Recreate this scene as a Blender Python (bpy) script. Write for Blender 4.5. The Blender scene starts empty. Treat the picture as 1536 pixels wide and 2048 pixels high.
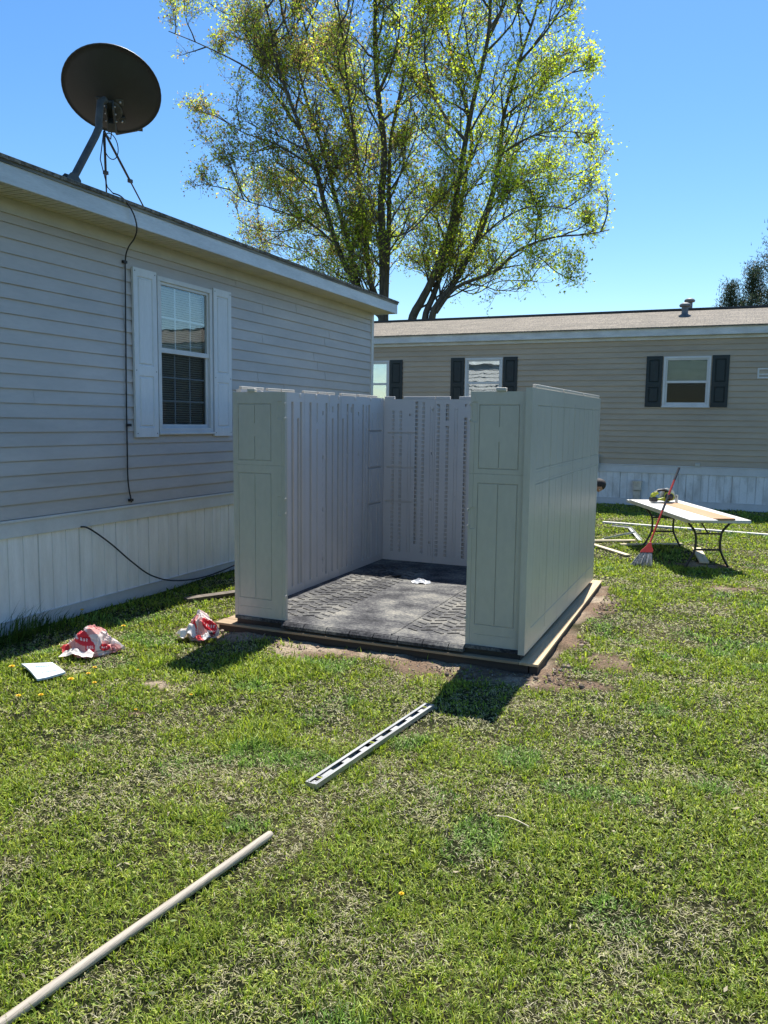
import bpy, bmesh, math, random
import numpy as np
from mathutils import Vector, Matrix, Euler
R_ = math.radians
SC = bpy.context.scene
COL = SC.collection

# ------------------------------------------------------------------ camera
cam_d = bpy.data.cameras.new('camera'); cam = bpy.data.objects.new('camera', cam_d); COL.objects.link(cam)
fpx = 1600.29
_f = Vector((-0.3950, 0.9110, -0.1180)).normalized()      # forward (refined just below)
rot = Matrix(((0.917, -0.056, 0.395), (0.399, 0.104, -0.911), (0.011, 0.993, 0.118)))
_x = Vector((rot[0][0], rot[1][0], rot[2][0])).normalized()
_z = Vector((rot[0][2], rot[1][2], rot[2][2])); _z = (_z - _x * _z.dot(_x)).normalized()
_y = _z.cross(_x)
cam.matrix_world = Matrix(((_x.x, _y.x, _z.x, 0), (_x.y, _y.y, _z.y, 0), (_x.z, _y.z, _z.z, 1.72), (0, 0, 0, 1)))
cam_d.sensor_fit = 'HORIZONTAL'; cam_d.sensor_width = 36; cam_d.lens = 36 * fpx / 1536
cam_d.clip_start = 0.05; cam_d.clip_end = 2000
SC.camera = cam

# ------------------------------------------------------------------ sky, sun, exposure
SUN_EL = R_(62.0); SUN_AZ = math.atan2(-0.074, 1.0)
w = bpy.data.worlds.new('World'); SC.world = w; w.use_nodes = True
nt = w.node_tree; nt.nodes.clear()
sky = nt.nodes.new('ShaderNodeTexSky'); sky.sky_type = 'NISHITA'; sky.sun_disc = False
sky.sun_elevation = SUN_EL; sky.sun_rotation = SUN_AZ
sky.altitude = 0; sky.air_density = 1.0; sky.dust_density = 0.25; sky.ozone_density = 3.5
bgn = nt.nodes.new('ShaderNodeBackground'); bgn.inputs[1].default_value = 0.093
hsv = nt.nodes.new('ShaderNodeHueSaturation'); hsv.inputs['Saturation'].default_value = 1.24
wo = nt.nodes.new('ShaderNodeOutputWorld')
nt.links.new(sky.outputs[0], hsv.inputs['Color']); nt.links.new(hsv.outputs[0], bgn.inputs[0]); nt.links.new(bgn.outputs[0], wo.inputs[0])
sd = bpy.data.lights.new('sun', 'SUN'); sd.energy = 5.0; sd.angle = R_(0.53); sd.color = (1.0, 0.95, 0.87)
sun = bpy.data.objects.new('sun', sd); COL.objects.link(sun)
_sd = Vector((math.sin(SUN_AZ) * math.cos(SUN_EL), math.cos(SUN_AZ) * math.cos(SUN_EL), math.sin(SUN_EL)))
sun.rotation_euler = _sd.to_track_quat('Z', 'Y').to_euler(); sun.location = (0, 0, 20)
SC.view_settings.view_transform = 'Standard'; SC.view_settings.look = 'None'
SC.view_settings.exposure = 0.98; SC.view_settings.gamma = 1.0
SC.cycles.max_bounces = 8; SC.cycles.transparent_max_bounces = 12
SC.cycles.caustics_reflective = False; SC.cycles.caustics_refractive = False

# ------------------------------------------------------------------ noise in numpy
def _hash(ix, iy, s):
    n = (ix.astype(np.int64) * 374761393 + iy.astype(np.int64) * 668265263 + s * 1274126177) & 0xffffffff
    n = ((n ^ (n >> 13)) * 1274126177) & 0xffffffff
    return ((n ^ (n >> 16)) & 0xffff) / 65535.0
def vnoise(x, y, s=0):
    x = np.asarray(x, float); y = np.asarray(y, float)
    ix = np.floor(x); iy = np.floor(y); fx = x - ix; fy = y - iy
    fx = fx * fx * (3 - 2 * fx); fy = fy * fy * (3 - 2 * fy)
    a = _hash(ix, iy, s); b = _hash(ix + 1, iy, s); c = _hash(ix, iy + 1, s); d = _hash(ix + 1, iy + 1, s)
    return (a * (1 - fx) + b * fx) * (1 - fy) + (c * (1 - fx) + d * fx) * fy
def fbm(x, y, s=0, o=4):
    t = 0; a = 0.5; n = 0
    for i in range(o):
        t = t + a * vnoise(x * 2 ** i, y * 2 ** i, s + i * 17); n += a; a *= 0.55
    return t / n
def gz(x, y):
    x = np.asarray(x, float); y = np.asarray(y, float)
    m = np.clip((14 - np.hypot(x + 1, y - 6)) / 4, 0, 1)
    return ((fbm(x * 1.1, y * 1.1, 5, 3) - 0.5) * 0.05 + (vnoise(x * 9, y * 9, 8) - .5) * 0.008) * m - 0.01
def gz1(x, y): return float(gz(np.array([x]), np.array([y]))[0])
def dirt(x, y):
    x = np.asarray(x, float); y = np.asarray(y, float)
    dx = np.maximum(np.maximum(-3.72 - x, x + 1.10), 0); dy = np.maximum(np.maximum(5.27 - y, y - 8.35), 0)
    d = np.hypot(dx, dy)
    reach = 0.15 + 0.19 * np.clip((y < 5.3) * 1.0, 0, 1) + (fbm(x * 3.1, y * 3.1, 71, 3) - 0.5) * 0.55
    m = np.clip((reach - d) / 0.12, 0, 1)
    for (cx, cy, rx, ry) in ((-0.72, 5.75, .24, .28), (-3.3, 4.0, .13, .07), (-3.12, 3.55, .08, .05), (-.25, 10.2, .5, .25), (.05, 8.9, .3, .2)):
        q = np.hypot((x - cx) / rx, (y - cy) / ry) + (fbm(x * 9, y * 9, 31, 2) - .5) * 1.0
        m = np.maximum(m, np.clip((1.0 - q) / .5, 0, 1) * .9)
    return m

# ------------------------------------------------------------------ materials
def nodes_of(name):
    m = bpy.data.materials.new(name); m.use_nodes = True
    n = m.node_tree; return m, n, n.nodes['Principled BSDF']
def N(n, t, **k):
    x = n.nodes.new(t)
    for a, b in k.items(): setattr(x, a, b)
    return x
def ramp(n, fac, stops):
    r = N(n, 'ShaderNodeValToRGB'); el = r.color_ramp.elements
    while len(el) > 1: el.remove(el[-1])
    el[0].position = stops[0][0]; el[0].color = (*stops[0][1], 1)
    for p, c in stops[1:]:
        e = el.new(p); e.color = (*c, 1)
    n.links.new(fac, r.inputs[0]); return r
def mat(name, col, rough=0.5, var=0.12, scale=6.0, stretch=(1, 1, 1), bump=0.0, bscale=60.0, spec=0.5, metal=0.0, col2=None, detail=5, coat=0.0, fine=0.0, p0=.35, p1=.68):
    m, n, b = nodes_of(name)
    tc = N(n, 'ShaderNodeTexCoord'); mp = N(n, 'ShaderNodeMapping'); mp.inputs['Scale'].default_value = stretch
    n.links.new(tc.outputs['Object'], mp.inputs[0])
    nz = N(n, 'ShaderNodeTexNoise'); nz.inputs['Scale'].default_value = scale; nz.inputs['Detail'].default_value = detail; nz.inputs['Roughness'].default_value = .6
    n.links.new(mp.outputs[0], nz.inputs[0])
    c2 = col2 or tuple(c * (1 - var * 2) for c in col)
    c1 = tuple(min(1, c * (1 + var * .6)) for c in col) if not col2 else col
    r = ramp(n, nz.outputs[0], [(p0, c2), (p1, c1)])
    out = r.outputs[0]
    if fine > 0:
        f = N(n, 'ShaderNodeTexNoise'); f.inputs['Scale'].default_value = scale * 14; f.inputs['Detail'].default_value = 3
        n.links.new(mp.outputs[0], f.inputs[0])
        g = ramp(n, f.outputs[0], [(.35, (1 - fine,) * 3), (.65, (1, 1, 1))])
        mx = N(n, 'ShaderNodeMix', data_type='RGBA', blend_type='MULTIPLY'); mx.inputs[0].default_value = 1
        n.links.new(out, mx.inputs[6]); n.links.new(g.outputs[0], mx.inputs[7]); out = mx.outputs[2]
    n.links.new(out, b.inputs['Base Color'])
    b.inputs['Roughness'].default_value = rough; b.inputs['Metallic'].default_value = metal
    b.inputs['Specular IOR Level'].default_value = spec; b.inputs['Coat Weight'].default_value = coat
    rr = N(n, 'ShaderNodeMapRange'); rr.inputs[3].default_value = rough * .85; rr.inputs[4].default_value = min(1, rough * 1.2)
    n.links.new(nz.outputs[0], rr.inputs[0]); n.links.new(rr.outputs[0], b.inputs['Roughness'])
    if bump > 0:
        f = N(n, 'ShaderNodeTexNoise'); f.inputs['Scale'].default_value = bscale; f.inputs['Detail'].default_value = 4
        n.links.new(mp.outputs[0], f.inputs[0])
        bp = N(n, 'ShaderNodeBump'); bp.inputs['Strength'].default_value = bump; bp.inputs['Distance'].default_value = .01
        n.links.new(f.outputs[0], bp.inputs['Height']); n.links.new(bp.outputs[0], b.inputs['Normal'])
    return m
def attr_mat(name, rough=0.5, transl=0.0, spec=0.3, attr='col'):
    m, n, b = nodes_of(name)
    a = N(n, 'ShaderNodeVertexColor'); a.layer_name = attr
    n.links.new(a.outputs[0], b.inputs['Base Color']); b.inputs['Roughness'].default_value = rough
    b.inputs['Specular IOR Level'].default_value = spec
    if transl > 0:
        t = N(n, 'ShaderNodeBsdfTranslucent'); mx = N(n, 'ShaderNodeMixShader'); mx.inputs[0].default_value = transl
        hs = N(n, 'ShaderNodeHueSaturation'); hs.inputs['Value'].default_value = 1.7; hs.inputs['Saturation'].default_value = 1.1
        n.links.new(a.outputs[0], hs.inputs['Color']); n.links.new(hs.outputs[0], t.inputs[0])
        n.links.new(b.outputs[0], mx.inputs[1]); n.links.new(t.outputs[0], mx.inputs[2])
        n.links.new(mx.outputs[0], n.nodes['Material Output'].inputs[0])
    return m
def wood_mat(name, col, dark, scale=8, axis=1, rough=.7):
    st = [30, 30, 30]; st[axis] = 1.6
    return mat(name, col, rough, col2=dark, scale=scale / 8, stretch=tuple(st), bump=.25, bscale=6, fine=.15)
def glass_mat(name, tint=(.75, .85, .85), mirror=.30):
    m, n, b = nodes_of(name); n.nodes.remove(b)
    t = N(n, 'ShaderNodeBsdfTransparent'); t.inputs[0].default_value = (*tint, 1)
    g = N(n, 'ShaderNodeBsdfGlossy'); g.inputs['Roughness'].default_value = .012; g.inputs[0].default_value = (.95, 1, 1, 1)
    fr = N(n, 'ShaderNodeLayerWeight'); fr.inputs[0].default_value = .15
    mr = N(n, 'ShaderNodeMapRange'); mr.inputs[3].default_value = mirror; mr.inputs[4].default_value = 1
    pw = N(n, 'ShaderNodeMath', operation='POWER'); pw.inputs[1].default_value = 5
    fr.inputs[0].default_value = .5
    n.links.new(fr.outputs['Facing'], pw.inputs[0]); n.links.new(pw.outputs[0], mr.inputs[0])
    tc = N(n, 'ShaderNodeTexCoord'); nz = N(n, 'ShaderNodeTexNoise'); nz.inputs['Scale'].default_value = 3.5
    n.links.new(tc.outputs['Object'], nz.inputs[0])
    bp = N(n, 'ShaderNodeBump'); bp.inputs['Strength'].default_value = .05; bp.inputs['Distance'].default_value = .02
    n.links.new(nz.outputs[0], bp.inputs['Height']); n.links.new(bp.outputs[0], g.inputs['Normal'])
    mx = N(n, 'ShaderNodeMixShader'); n.links.new(mr.outputs[0], mx.inputs[0])
    n.links.new(t.outputs[0], mx.inputs[1]); n.links.new(g.outputs[0], mx.inputs[2])
    n.links.new(mx.outputs[0], n.nodes['Material Output'].inputs[0]); return m

M = {}
M['siding'] = mat('grey_vinyl', (.485, .455, .435), .42, var=.08, scale=1.6, stretch=(1, .5, 2), fine=.05)
M['siding_end'] = mat('pale_vinyl', (.40, .40, .41), .42, var=.05, scale=1.6, fine=.05)
M['tan'] = mat('tan_vinyl', (.46, .375, .27), .45, var=.09, scale=1.2, stretch=(.4, 1, 2), fine=.06)
M['white'] = mat('white_vinyl', (.62, .63, .63), .4, var=.05, scale=3, fine=.05)
M['shutter_white'] = mat('white_shutter_plastic', (.68, .70, .72), .4, var=.04, scale=5, stretch=(1, 1, .2), fine=.06, bump=.1, bscale=90)
M['skirt'] = mat('white_skirting', (.90, .88, .85), .42, col2=(.76, .74, .70), scale=3.5, stretch=(3, 3, .45), fine=.06)
M['skirt_far'] = mat('stained_skirting', (.80, .80, .79), .5, col2=(.50, .49, .46), scale=2.2, stretch=(2.4, 2.4, .9), fine=.1, p0=.3, p1=.55)
M['fascia'] = mat('weathered_fascia', (.66, .69, .71), .4, col2=(.5, .52, .53), scale=2.5, stretch=(1, .5, 3), fine=.1)
M['drip'] = mat('stained_drip_edge', (.42, .41, .36), .6, col2=(.07, .065, .05), scale=5, stretch=(1, .35, 4), fine=.3)
M['soffit'] = mat('cream_soffit', (.64, .60, .48), .5, var=.05, scale=3)
M['cream'] = mat('cream_trim', (.52, .505, .455), .5, var=.06, scale=3)
M['green'] = mat('dark_green_shutter', (.012, .024, .026), .55, var=.2, scale=8, fine=.1)
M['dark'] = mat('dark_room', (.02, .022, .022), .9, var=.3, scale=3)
M['blind'] = mat('blind_slat', (.55, .56, .54), .5, var=.05, scale=9)
M['glass'] = glass_mat('window_glass', tint=(.95, .98, .98), mirror=.10)
M['glass_low'] = glass_mat('window_glass_screened', tint=(.66, .70, .73), mirror=.05)
M['glass_dark'] = glass_mat('window_glass_lower', tint=(.6, .6, .6), mirror=.012)
M['glass_clear'] = glass_mat('window_glass_upper', tint=(.8, .85, .83), mirror=.03)
M['glass_far'] = glass_mat('window_glass_far', tint=(.85, .93, .92), mirror=.45)
M['resin'] = mat('sage_grey_resin', (.54, .50, .42), .36, var=.045, scale=2.2, stretch=(1, 1, .5), fine=.05, bump=.05, bscale=140, spec=.5)
M['resin_in'] = mat('grey_resin_inside', (.57, .535, .50), .42, var=.04, scale=1.5, bump=.06, bscale=140)
M['black_plastic'] = mat('black_plastic', (.02, .02, .022), .45, var=.2, scale=10)
M['dish'] = mat('charcoal_dish', (.026, .032, .036), .5, var=.12, scale=4, fine=.08)
M['dish_metal'] = mat('grey_dish_bracket', (.075, .08, .08), .6, var=.2, scale=14)
M['bolt'] = mat('zinc_bolt', (.5, .5, .5), .35, var=.1, scale=30, metal=.9)
M['cable'] = mat('black_cable', (.012, .012, .014), .5, var=.2, scale=20)
M['lumber'] = wood_mat('new_lumber', (.62, .46, .28), (.47, .32, .17), axis=1)
M['lumber_x'] = wood_mat('new_lumber_across', (.40, .29, .18), (.26, .18, .11), axis=0)
M['cedar'] = wood_mat('cedar_board', (.62, .36, .19), (.48, .24, .11), axis=1)
M['pale_wood'] = wood_mat('pale_board', (.70, .62, .46), (.55, .46, .30), axis=0)
M['shaded_wood'] = wood_mat('shade_darkened_wood', (.075, .050, .035), (.035, .024, .018), axis=0)  # shade on the deck frame is put into this very dark wood colour
M['old_wood'] = wood_mat('weathered_wood', (.16, .13, .10), (.07, .055, .045), axis=1)
M['white_board'] = mat('white_primed_board', (.58, .57, .53), .5, var=.04, scale=6, fine=.05)
M['metal'] = mat('brushed_aluminium', (.42, .43, .44), .42, var=.1, scale=12, stretch=(1, .2, 1), metal=.75, bump=.05)
M['steel'] = mat('galvanised_steel', (.55, .57, .58), .4, var=.15, scale=15, metal=.7)
M['vent'] = mat('dull_vent_metal', (.16, .17, .18), .6, var=.2, scale=12)
M['table_leg'] = mat('black_leg_tube', (.018, .018, .02), .4, var=.2, scale=20)
M['red'] = mat('red_handle', (.42, .035, .02), .35, var=.1, scale=14)
M['bristle'] = mat('grey_bristles', (.36, .38, .40), .7, var=.3, scale=40)
M['saw_green'] = mat('lime_tool_plastic', (.42, .48, .03), .4, var=.1, scale=20)
M['skin'] = mat('skin', (.45, .25, .17), .5, var=.08, scale=18, bump=.1, bscale=120)
M['hair'] = mat('short_dark_hair', (.035, .025, .02), .7, var=.4, scale=60, bump=.4, bscale=300)
M['shirt'] = mat('dark_shirt', (.03, .035, .05), .8, var=.2, scale=12)
M['jeans'] = mat('blue_jeans', (.05, .075, .13), .8, var=.2, scale=12)
M['shoe'] = mat('dark_shoe', (.03, .03, .03), .6, var=.2, scale=12)
M['paper'] = mat('booklet_paper', (.52, .58, .64), .55, var=.03, scale=10)
M['ink'] = mat('blue_ink', (.28, .42, .58), .6, var=.1, scale=20)
M['film'] = mat('clear_film', (.42, .44, .47), .18, var=.1, scale=30)
M['col_leaf'] = attr_mat('maple_leaf', .5, .62, .2)
M['col_grass'] = attr_mat('grass_blade', .5, .36, .25)
M['col_flat'] = attr_mat('printed_sack', .5, .12, .4)
M['needle'] = attr_mat('pine_needle', .5, .15, .3)
M['bark'] = mat('maple_bark', (.13, .11, .09), .9, col2=(.05, .042, .035), scale=3, stretch=(4, 4, 1), bump=.6, bscale=8)
M['stone'] = attr_mat('gravel_stone', .85, 0, .3)

def shingle_mat(name, axis_u=0):
    m, n, b = nodes_of(name)
    tc = N(n, 'ShaderNodeTexCoord'); mp = N(n, 'ShaderNodeMapping')
    n.links.new(tc.outputs['Object'], mp.inputs[0])
    if axis_u == 1: mp.inputs['Rotation'].default_value = (0, 0, R_(90))
    br = N(n, 'ShaderNodeTexBrick'); br.inputs['Scale'].default_value = 1
    br.inputs['Brick Width'].default_value = .30; br.inputs['Row Height'].default_value = .13; br.inputs['Mortar Size'].default_value = .004
    br.inputs['Color1'].default_value = (.125, .113, .092, 1); br.inputs['Color2'].default_value = (.185, .165, .135, 1); br.inputs['Mortar'].default_value = (.08, .07, .06, 1)
    n.links.new(mp.outputs[0], br.inputs[0])
    nz = N(n, 'ShaderNodeTexNoise'); nz.inputs['Scale'].default_value = 35; nz.inputs['Detail'].default_value = 6
    n.links.new(mp.outputs[0], nz.inputs[0])
    r = ramp(n, nz.outputs[0], [(.38, (.45, .44, .44)), (.62, (1.45, 1.4, 1.32))])
    mx = N(n, 'ShaderNodeMix', data_type='RGBA', blend_type='MULTIPLY'); mx.inputs[0].default_value = 1
    n.links.new(br.outputs[0], mx.inputs[6]); n.links.new(r.outputs[0], mx.inputs[7]); n.links.new(mx.outputs[2], b.inputs['Base Color'])
    b.inputs['Roughness'].default_value = .9
    bp = N(n, 'ShaderNodeBump'); bp.inputs['Strength'].default_value = .5; bp.inputs['Distance'].default_value = .01
    n.links.new(nz.outputs[0], bp.inputs['Height']); n.links.new(bp.outputs[0], b.inputs['Normal'])
    return m
M['shingle'] = shingle_mat('brown_shingles')

def floor_mat():
    m, n, b = nodes_of('dusty_black_floor')
    tc = N(n, 'ShaderNodeTexCoord')
    a = N(n, 'ShaderNodeTexNoise'); a.inputs['Scale'].default_value = 2.6; a.inputs['Detail'].default_value = 7; a.inputs['Roughness'].default_value = .65
    mp = N(n, 'ShaderNodeMapping'); mp.inputs['Scale'].default_value = (1, 1.3, 1); mp.inputs['Rotation'].default_value = (0, 0, R_(25))
    n.links.new(tc.outputs['Object'], mp.inputs[0]); n.links.new(mp.outputs[0], a.inputs[0])
    f = N(n, 'ShaderNodeTexNoise'); f.inputs['Scale'].default_value = 42; f.inputs['Detail'].default_value = 8; f.inputs['Roughness'].default_value = .85
    n.links.new(tc.outputs['Object'], f.inputs[0])
    ad = N(n, 'ShaderNodeMath', operation='ADD'); n.links.new(a.outputs[0], ad.inputs[0]); dv = N(n, 'ShaderNodeMath', operation='MULTIPLY'); dv.inputs[1].default_value = .75
    mu = N(n, 'ShaderNodeMath', operation='MULTIPLY'); mu.inputs[1].default_value = 1.0; n.links.new(f.outputs[0], mu.inputs[0]); n.links.new(mu.outputs[0], ad.inputs[1])
    n.links.new(ad.outputs[0], dv.inputs[0]); r = ramp(n, dv.outputs[0], [(.62, (.008, .009, .012)), (.71, (.045, .046, .052)), (.80, (.12, .12, .115)), (.93, (.27, .255, .215))])
    n.links.new(r.outputs[0], b.inputs['Base Color']); b.inputs['Roughness'].default_value = .7; b.inputs['Specular IOR Level'].default_value = .18
    bp = N(n, 'ShaderNodeBump'); bp.inputs['Strength'].default_value = .35; bp.inputs['Distance'].default_value = .004
    n.links.new(f.outputs[0], bp.inputs['Height']); n.links.new(bp.outputs[0], b.inputs['Normal'])
    return m
M['floor'] = floor_mat()

M['tread'] = mat('dusty_tread', (.24, .235, .215), .8, col2=(.03, .031, .034), scale=9, fine=.5, spec=.2)
def lawn_mat():
    m, n, b = nodes_of('lawn_soil')
    a = N(n, 'ShaderNodeVertexColor'); a.layer_name = 'col'
    tc = N(n, 'ShaderNodeTexCoord')
    f = N(n, 'ShaderNodeTexNoise'); f.inputs['Scale'].default_value = 55; f.inputs['Detail'].default_value = 8; f.inputs['Roughness'].default_value = .75
    n.links.new(tc.outputs['Object'], f.inputs[0])
    r = ramp(n, f.outputs[0], [(.3, (.35, .35, .35)), (.5, (.9, .9, .9)), (.7, (1.7, 1.6, 1.45))])
    mx = N(n, 'ShaderNodeMix', data_type='RGBA', blend_type='MULTIPLY'); mx.inputs[0].default_value = 1
    n.links.new(a.outputs[0], mx.inputs[6]); n.links.new(r.outputs[0], mx.inputs[7]); n.links.new(mx.outputs[2], b.inputs['Base Color'])
    b.inputs['Roughness'].default_value = 1; b.inputs['Specular IOR Level'].default_value = .1
    bp = N(n, 'ShaderNodeBump'); bp.inputs['Strength'].default_value = 1; bp.inputs['Distance'].default_value = .03
    n.links.new(f.outputs[0], bp.inputs['Height']); n.links.new(bp.outputs[0], b.inputs['Normal'])
    return m
M['lawn'] = lawn_mat()

# ------------------------------------------------------------------ mesh helpers
def tag(o, label=None, cat=None, group=None, kind=None):
    if label: o['label'] = label
    if cat: o['category'] = cat
    if group: o['group'] = group
    if kind: o['kind'] = kind
    return o
def empty(name, loc, label, cat, group=None):
    o = bpy.data.objects.new(name, None); COL.objects.link(o); o.location = loc; o.empty_display_size = .1
    bpy.context.view_layer.update() if False else None
    return tag(o, label, cat, group)
def world_off(p):
    v = Vector((0, 0, 0))
    while p is not None: v += Vector(p.location); p = p.parent
    return v
def link(name, me, m, parent=None):
    o = bpy.data.objects.new(name, me); COL.objects.link(o)
    if m: me.materials.append(m)
    if parent is not None: o.parent = parent
    return o
def big_mesh(name, verts, faces, m, parent=None, cols=None, smooth=False, matidx=None):
    """verts (n,3) array, faces (k,3|4) array; one object"""
    verts = np.asarray(verts, np.float32).copy(); faces = np.asarray(faces, np.int32)
    if parent is not None: verts -= np.array(world_off(parent), np.float32)
    me = bpy.data.meshes.new(name); k = faces.shape[1]
    me.vertices.add(len(verts)); me.vertices.foreach_set('co', verts.ravel())
    me.loops.add(faces.size); me.loops.foreach_set('vertex_index', faces.ravel())
    me.polygons.add(len(faces)); me.polygons.foreach_set('loop_start', np.arange(0, faces.size, k, dtype=np.int32))
    me.polygons.foreach_set('loop_total', np.full(len(faces), k, np.int32))
    me.polygons.foreach_set('use_smooth', np.full(len(faces), smooth, bool))
    if cols is not None:
        a = me.color_attributes.new('col', 'FLOAT_COLOR', 'POINT')
        c = np.ones((len(verts), 4), np.float32); c[:, :3] = cols; a.data.foreach_set('color', c.ravel())
    me.update(calc_edges=True); me.validate()
    return link(name, me, m, parent)
def split_parts(s):
    par = list(range(len(s.v)))
    def find(a):
        while par[a] != a: par[a] = par[par[a]]; a = par[a]
        return a
    for f in s.f:
        a = find(f[0])
        for b in f[1:]: par[find(b)] = a
    groups = {}
    for f, sm in zip(s.f, s.sm): groups.setdefault(find(f[0]), []).append((f, sm))
    for g in groups.values():
        ids = sorted({i for f, _ in g for i in f}); mp = {i: k for k, i in enumerate(ids)}
        n = MB(); n.v = [s.v[i] for i in ids]; n.f = [[mp[i] for i in f] for f, _ in g]; n.sm = [sm for _, sm in g]; yield n
class MB:
    def __init__(s, T=None): s.v = []; s.f = []; s.T = T; s.sm = []
    def add(s, vs, fs, smooth=False):
        k = len(s.v)
        for p in vs: s.v.append(tuple(s.T(*p)) if s.T else tuple(p))
        for f in fs: s.f.append([i + k for i in f]); s.sm.append(smooth)
    def box(s, a, b, bev=0):
        x0, y0, z0 = [min(a[i], b[i]) for i in range(3)]; x1, y1, z1 = [max(a[i], b[i]) for i in range(3)]
        if bev <= 0:
            s.add([(x0, y0, z0), (x1, y0, z0), (x1, y1, z0), (x0, y1, z0), (x0, y0, z1), (x1, y0, z1), (x1, y1, z1), (x0, y1, z1)],
                  [(0, 3, 2, 1), (4, 5, 6, 7), (0, 1, 5, 4), (1, 2, 6, 5), (2, 3, 7, 6), (3, 0, 4, 7)]); return
        bm = bmesh.new(); bmesh.ops.create_cube(bm, size=1)
        for v in bm.verts: v.co = Vector(((x0 + x1) / 2 + v.co.x * (x1 - x0), (y0 + y1) / 2 + v.co.y * (y1 - y0), (z0 + z1) / 2 + v.co.z * (z1 - z0)))
        bmesh.ops.bevel(bm, geom=bm.edges[:], offset=bev, segments=2, affect='EDGES', profile=.5)
        s.bm(bm)
    def bm(s, bm, smooth=False):
        bm.verts.index_update(); s.add([v.co[:] for v in bm.verts], [[v.index for v in f.verts] for f in bm.faces], smooth); bm.free()
    def obox(s, c, u, v, wv, hu, hv, hw):
        """oriented box: centre, three unit axes, half sizes"""
        c = Vector(c); u = Vector(u); v = Vector(v); wv = Vector(wv)
        P = [c + u * (a * hu) + v * (b * hv) + wv * (d * hw) for d in (-1, 1) for a, b in ((-1, -1), (1, -1), (1, 1), (-1, 1))]
        s.add(P, [(0, 3, 2, 1), (4, 5, 6, 7), (0, 1, 5, 4), (1, 2, 6, 5), (2, 3, 7, 6), (3, 0, 4, 7)])
    def tube(s, pts, rad, n=8, cap=True, smooth=True):
        pts = [Vector(p) for p in pts]; k = len(pts)
        rad = [rad] * k if not hasattr(rad, '__len__') else rad
        ref = None; vs = []
        for i, p in enumerate(pts):
            t = (pts[min(i + 1, k - 1)] - pts[max(i - 1, 0)]).normalized()
            if ref is None: ref = t.orthogonal().normalized()
            ref = (ref - t * ref.dot(t)); ref = ref.normalized() if ref.length > 1e-6 else t.orthogonal().normalized()
            bi = t.cross(ref)
            for j in range(n):
                a = 2 * math.pi * j / n; vs.append(p + (ref * math.cos(a) + bi * math.sin(a)) * rad[i])
        fs = [(i * n + j, i * n + (j + 1) % n, (i + 1) * n + (j + 1) % n, (i + 1) * n + j) for i in range(k - 1) for j in range(n)]
        s.add(vs, fs, smooth)
        if cap: s.add(vs[:n], [list(range(n))[::-1]]); s.add(vs[-n:], [list(range(n))])
    def cyl(s, a, b, r, n=16): s.tube([a, b], r, n)
    def lathe(s, prof, c, n=20, axis=(0, 0, 1), smooth=True):
        ax = Vector(axis).normalized(); u = ax.orthogonal().normalized(); v = ax.cross(u); c = Vector(c); vs = []
        for (r, h) in prof:
            for j in range(n):
                a = 2 * math.pi * j / n; vs.append(c + ax * h + (u * math.cos(a) + v * math.sin(a)) * r)
        k = len(prof)
        fs = [(i * n + j, i * n + (j + 1) % n, (i + 1) * n + (j + 1) % n, (i + 1) * n + j) for i in range(k - 1) for j in range(n)]
        s.add(vs, fs, smooth)
        s.add(vs[:n], [list(range(n))[::-1]]); s.add(vs[-n:], [list(range(n))])
    def prism(s, poly, h0, h1, T2=None):
        """poly 2D list, extruded h0..h1 ; T2 maps (a,b,h)->point"""
        T2 = T2 or (lambda a, b, h: (a, b, h)); n = len(poly)
        vs = [T2(a, b, h0) for a, b in poly] + [T2(a, b, h1) for a, b in poly]
        s.add(vs, [list(range(n))[::-1], list(range(n, 2 * n))] + [(i, (i + 1) % n, (i + 1) % n + n, i + n) for i in range(n)])
    def each(s, name, m, parent, **k):
        for q in split_parts(s): q.build(name, m, parent, **k)
    def build(s, name, m, parent=None, recalc=True, bevel=0, autosmooth=False):
        off = world_off(parent) if parent is not None else Vector((0, 0, 0))
        me = bpy.data.meshes.new(name); me.from_pydata([tuple(Vector(p) - off) for p in s.v], [], s.f)
        me.polygons.foreach_set('use_smooth', s.sm)
        if recalc:
            bm = bmesh.new(); bm.from_mesh(me); bmesh.ops.recalc_face_normals(bm, faces=bm.faces[:]); bm.to_mesh(me); bm.free()
        me.update(); o = link(name, me, m, parent)
        if bevel > 0:
            md = o.modifiers.new('bevel', 'BEVEL'); md.width = bevel; md.segments = 2; md.limit_method = 'ANGLE'; md.angle_limit = R_(40)
        return o

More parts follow.
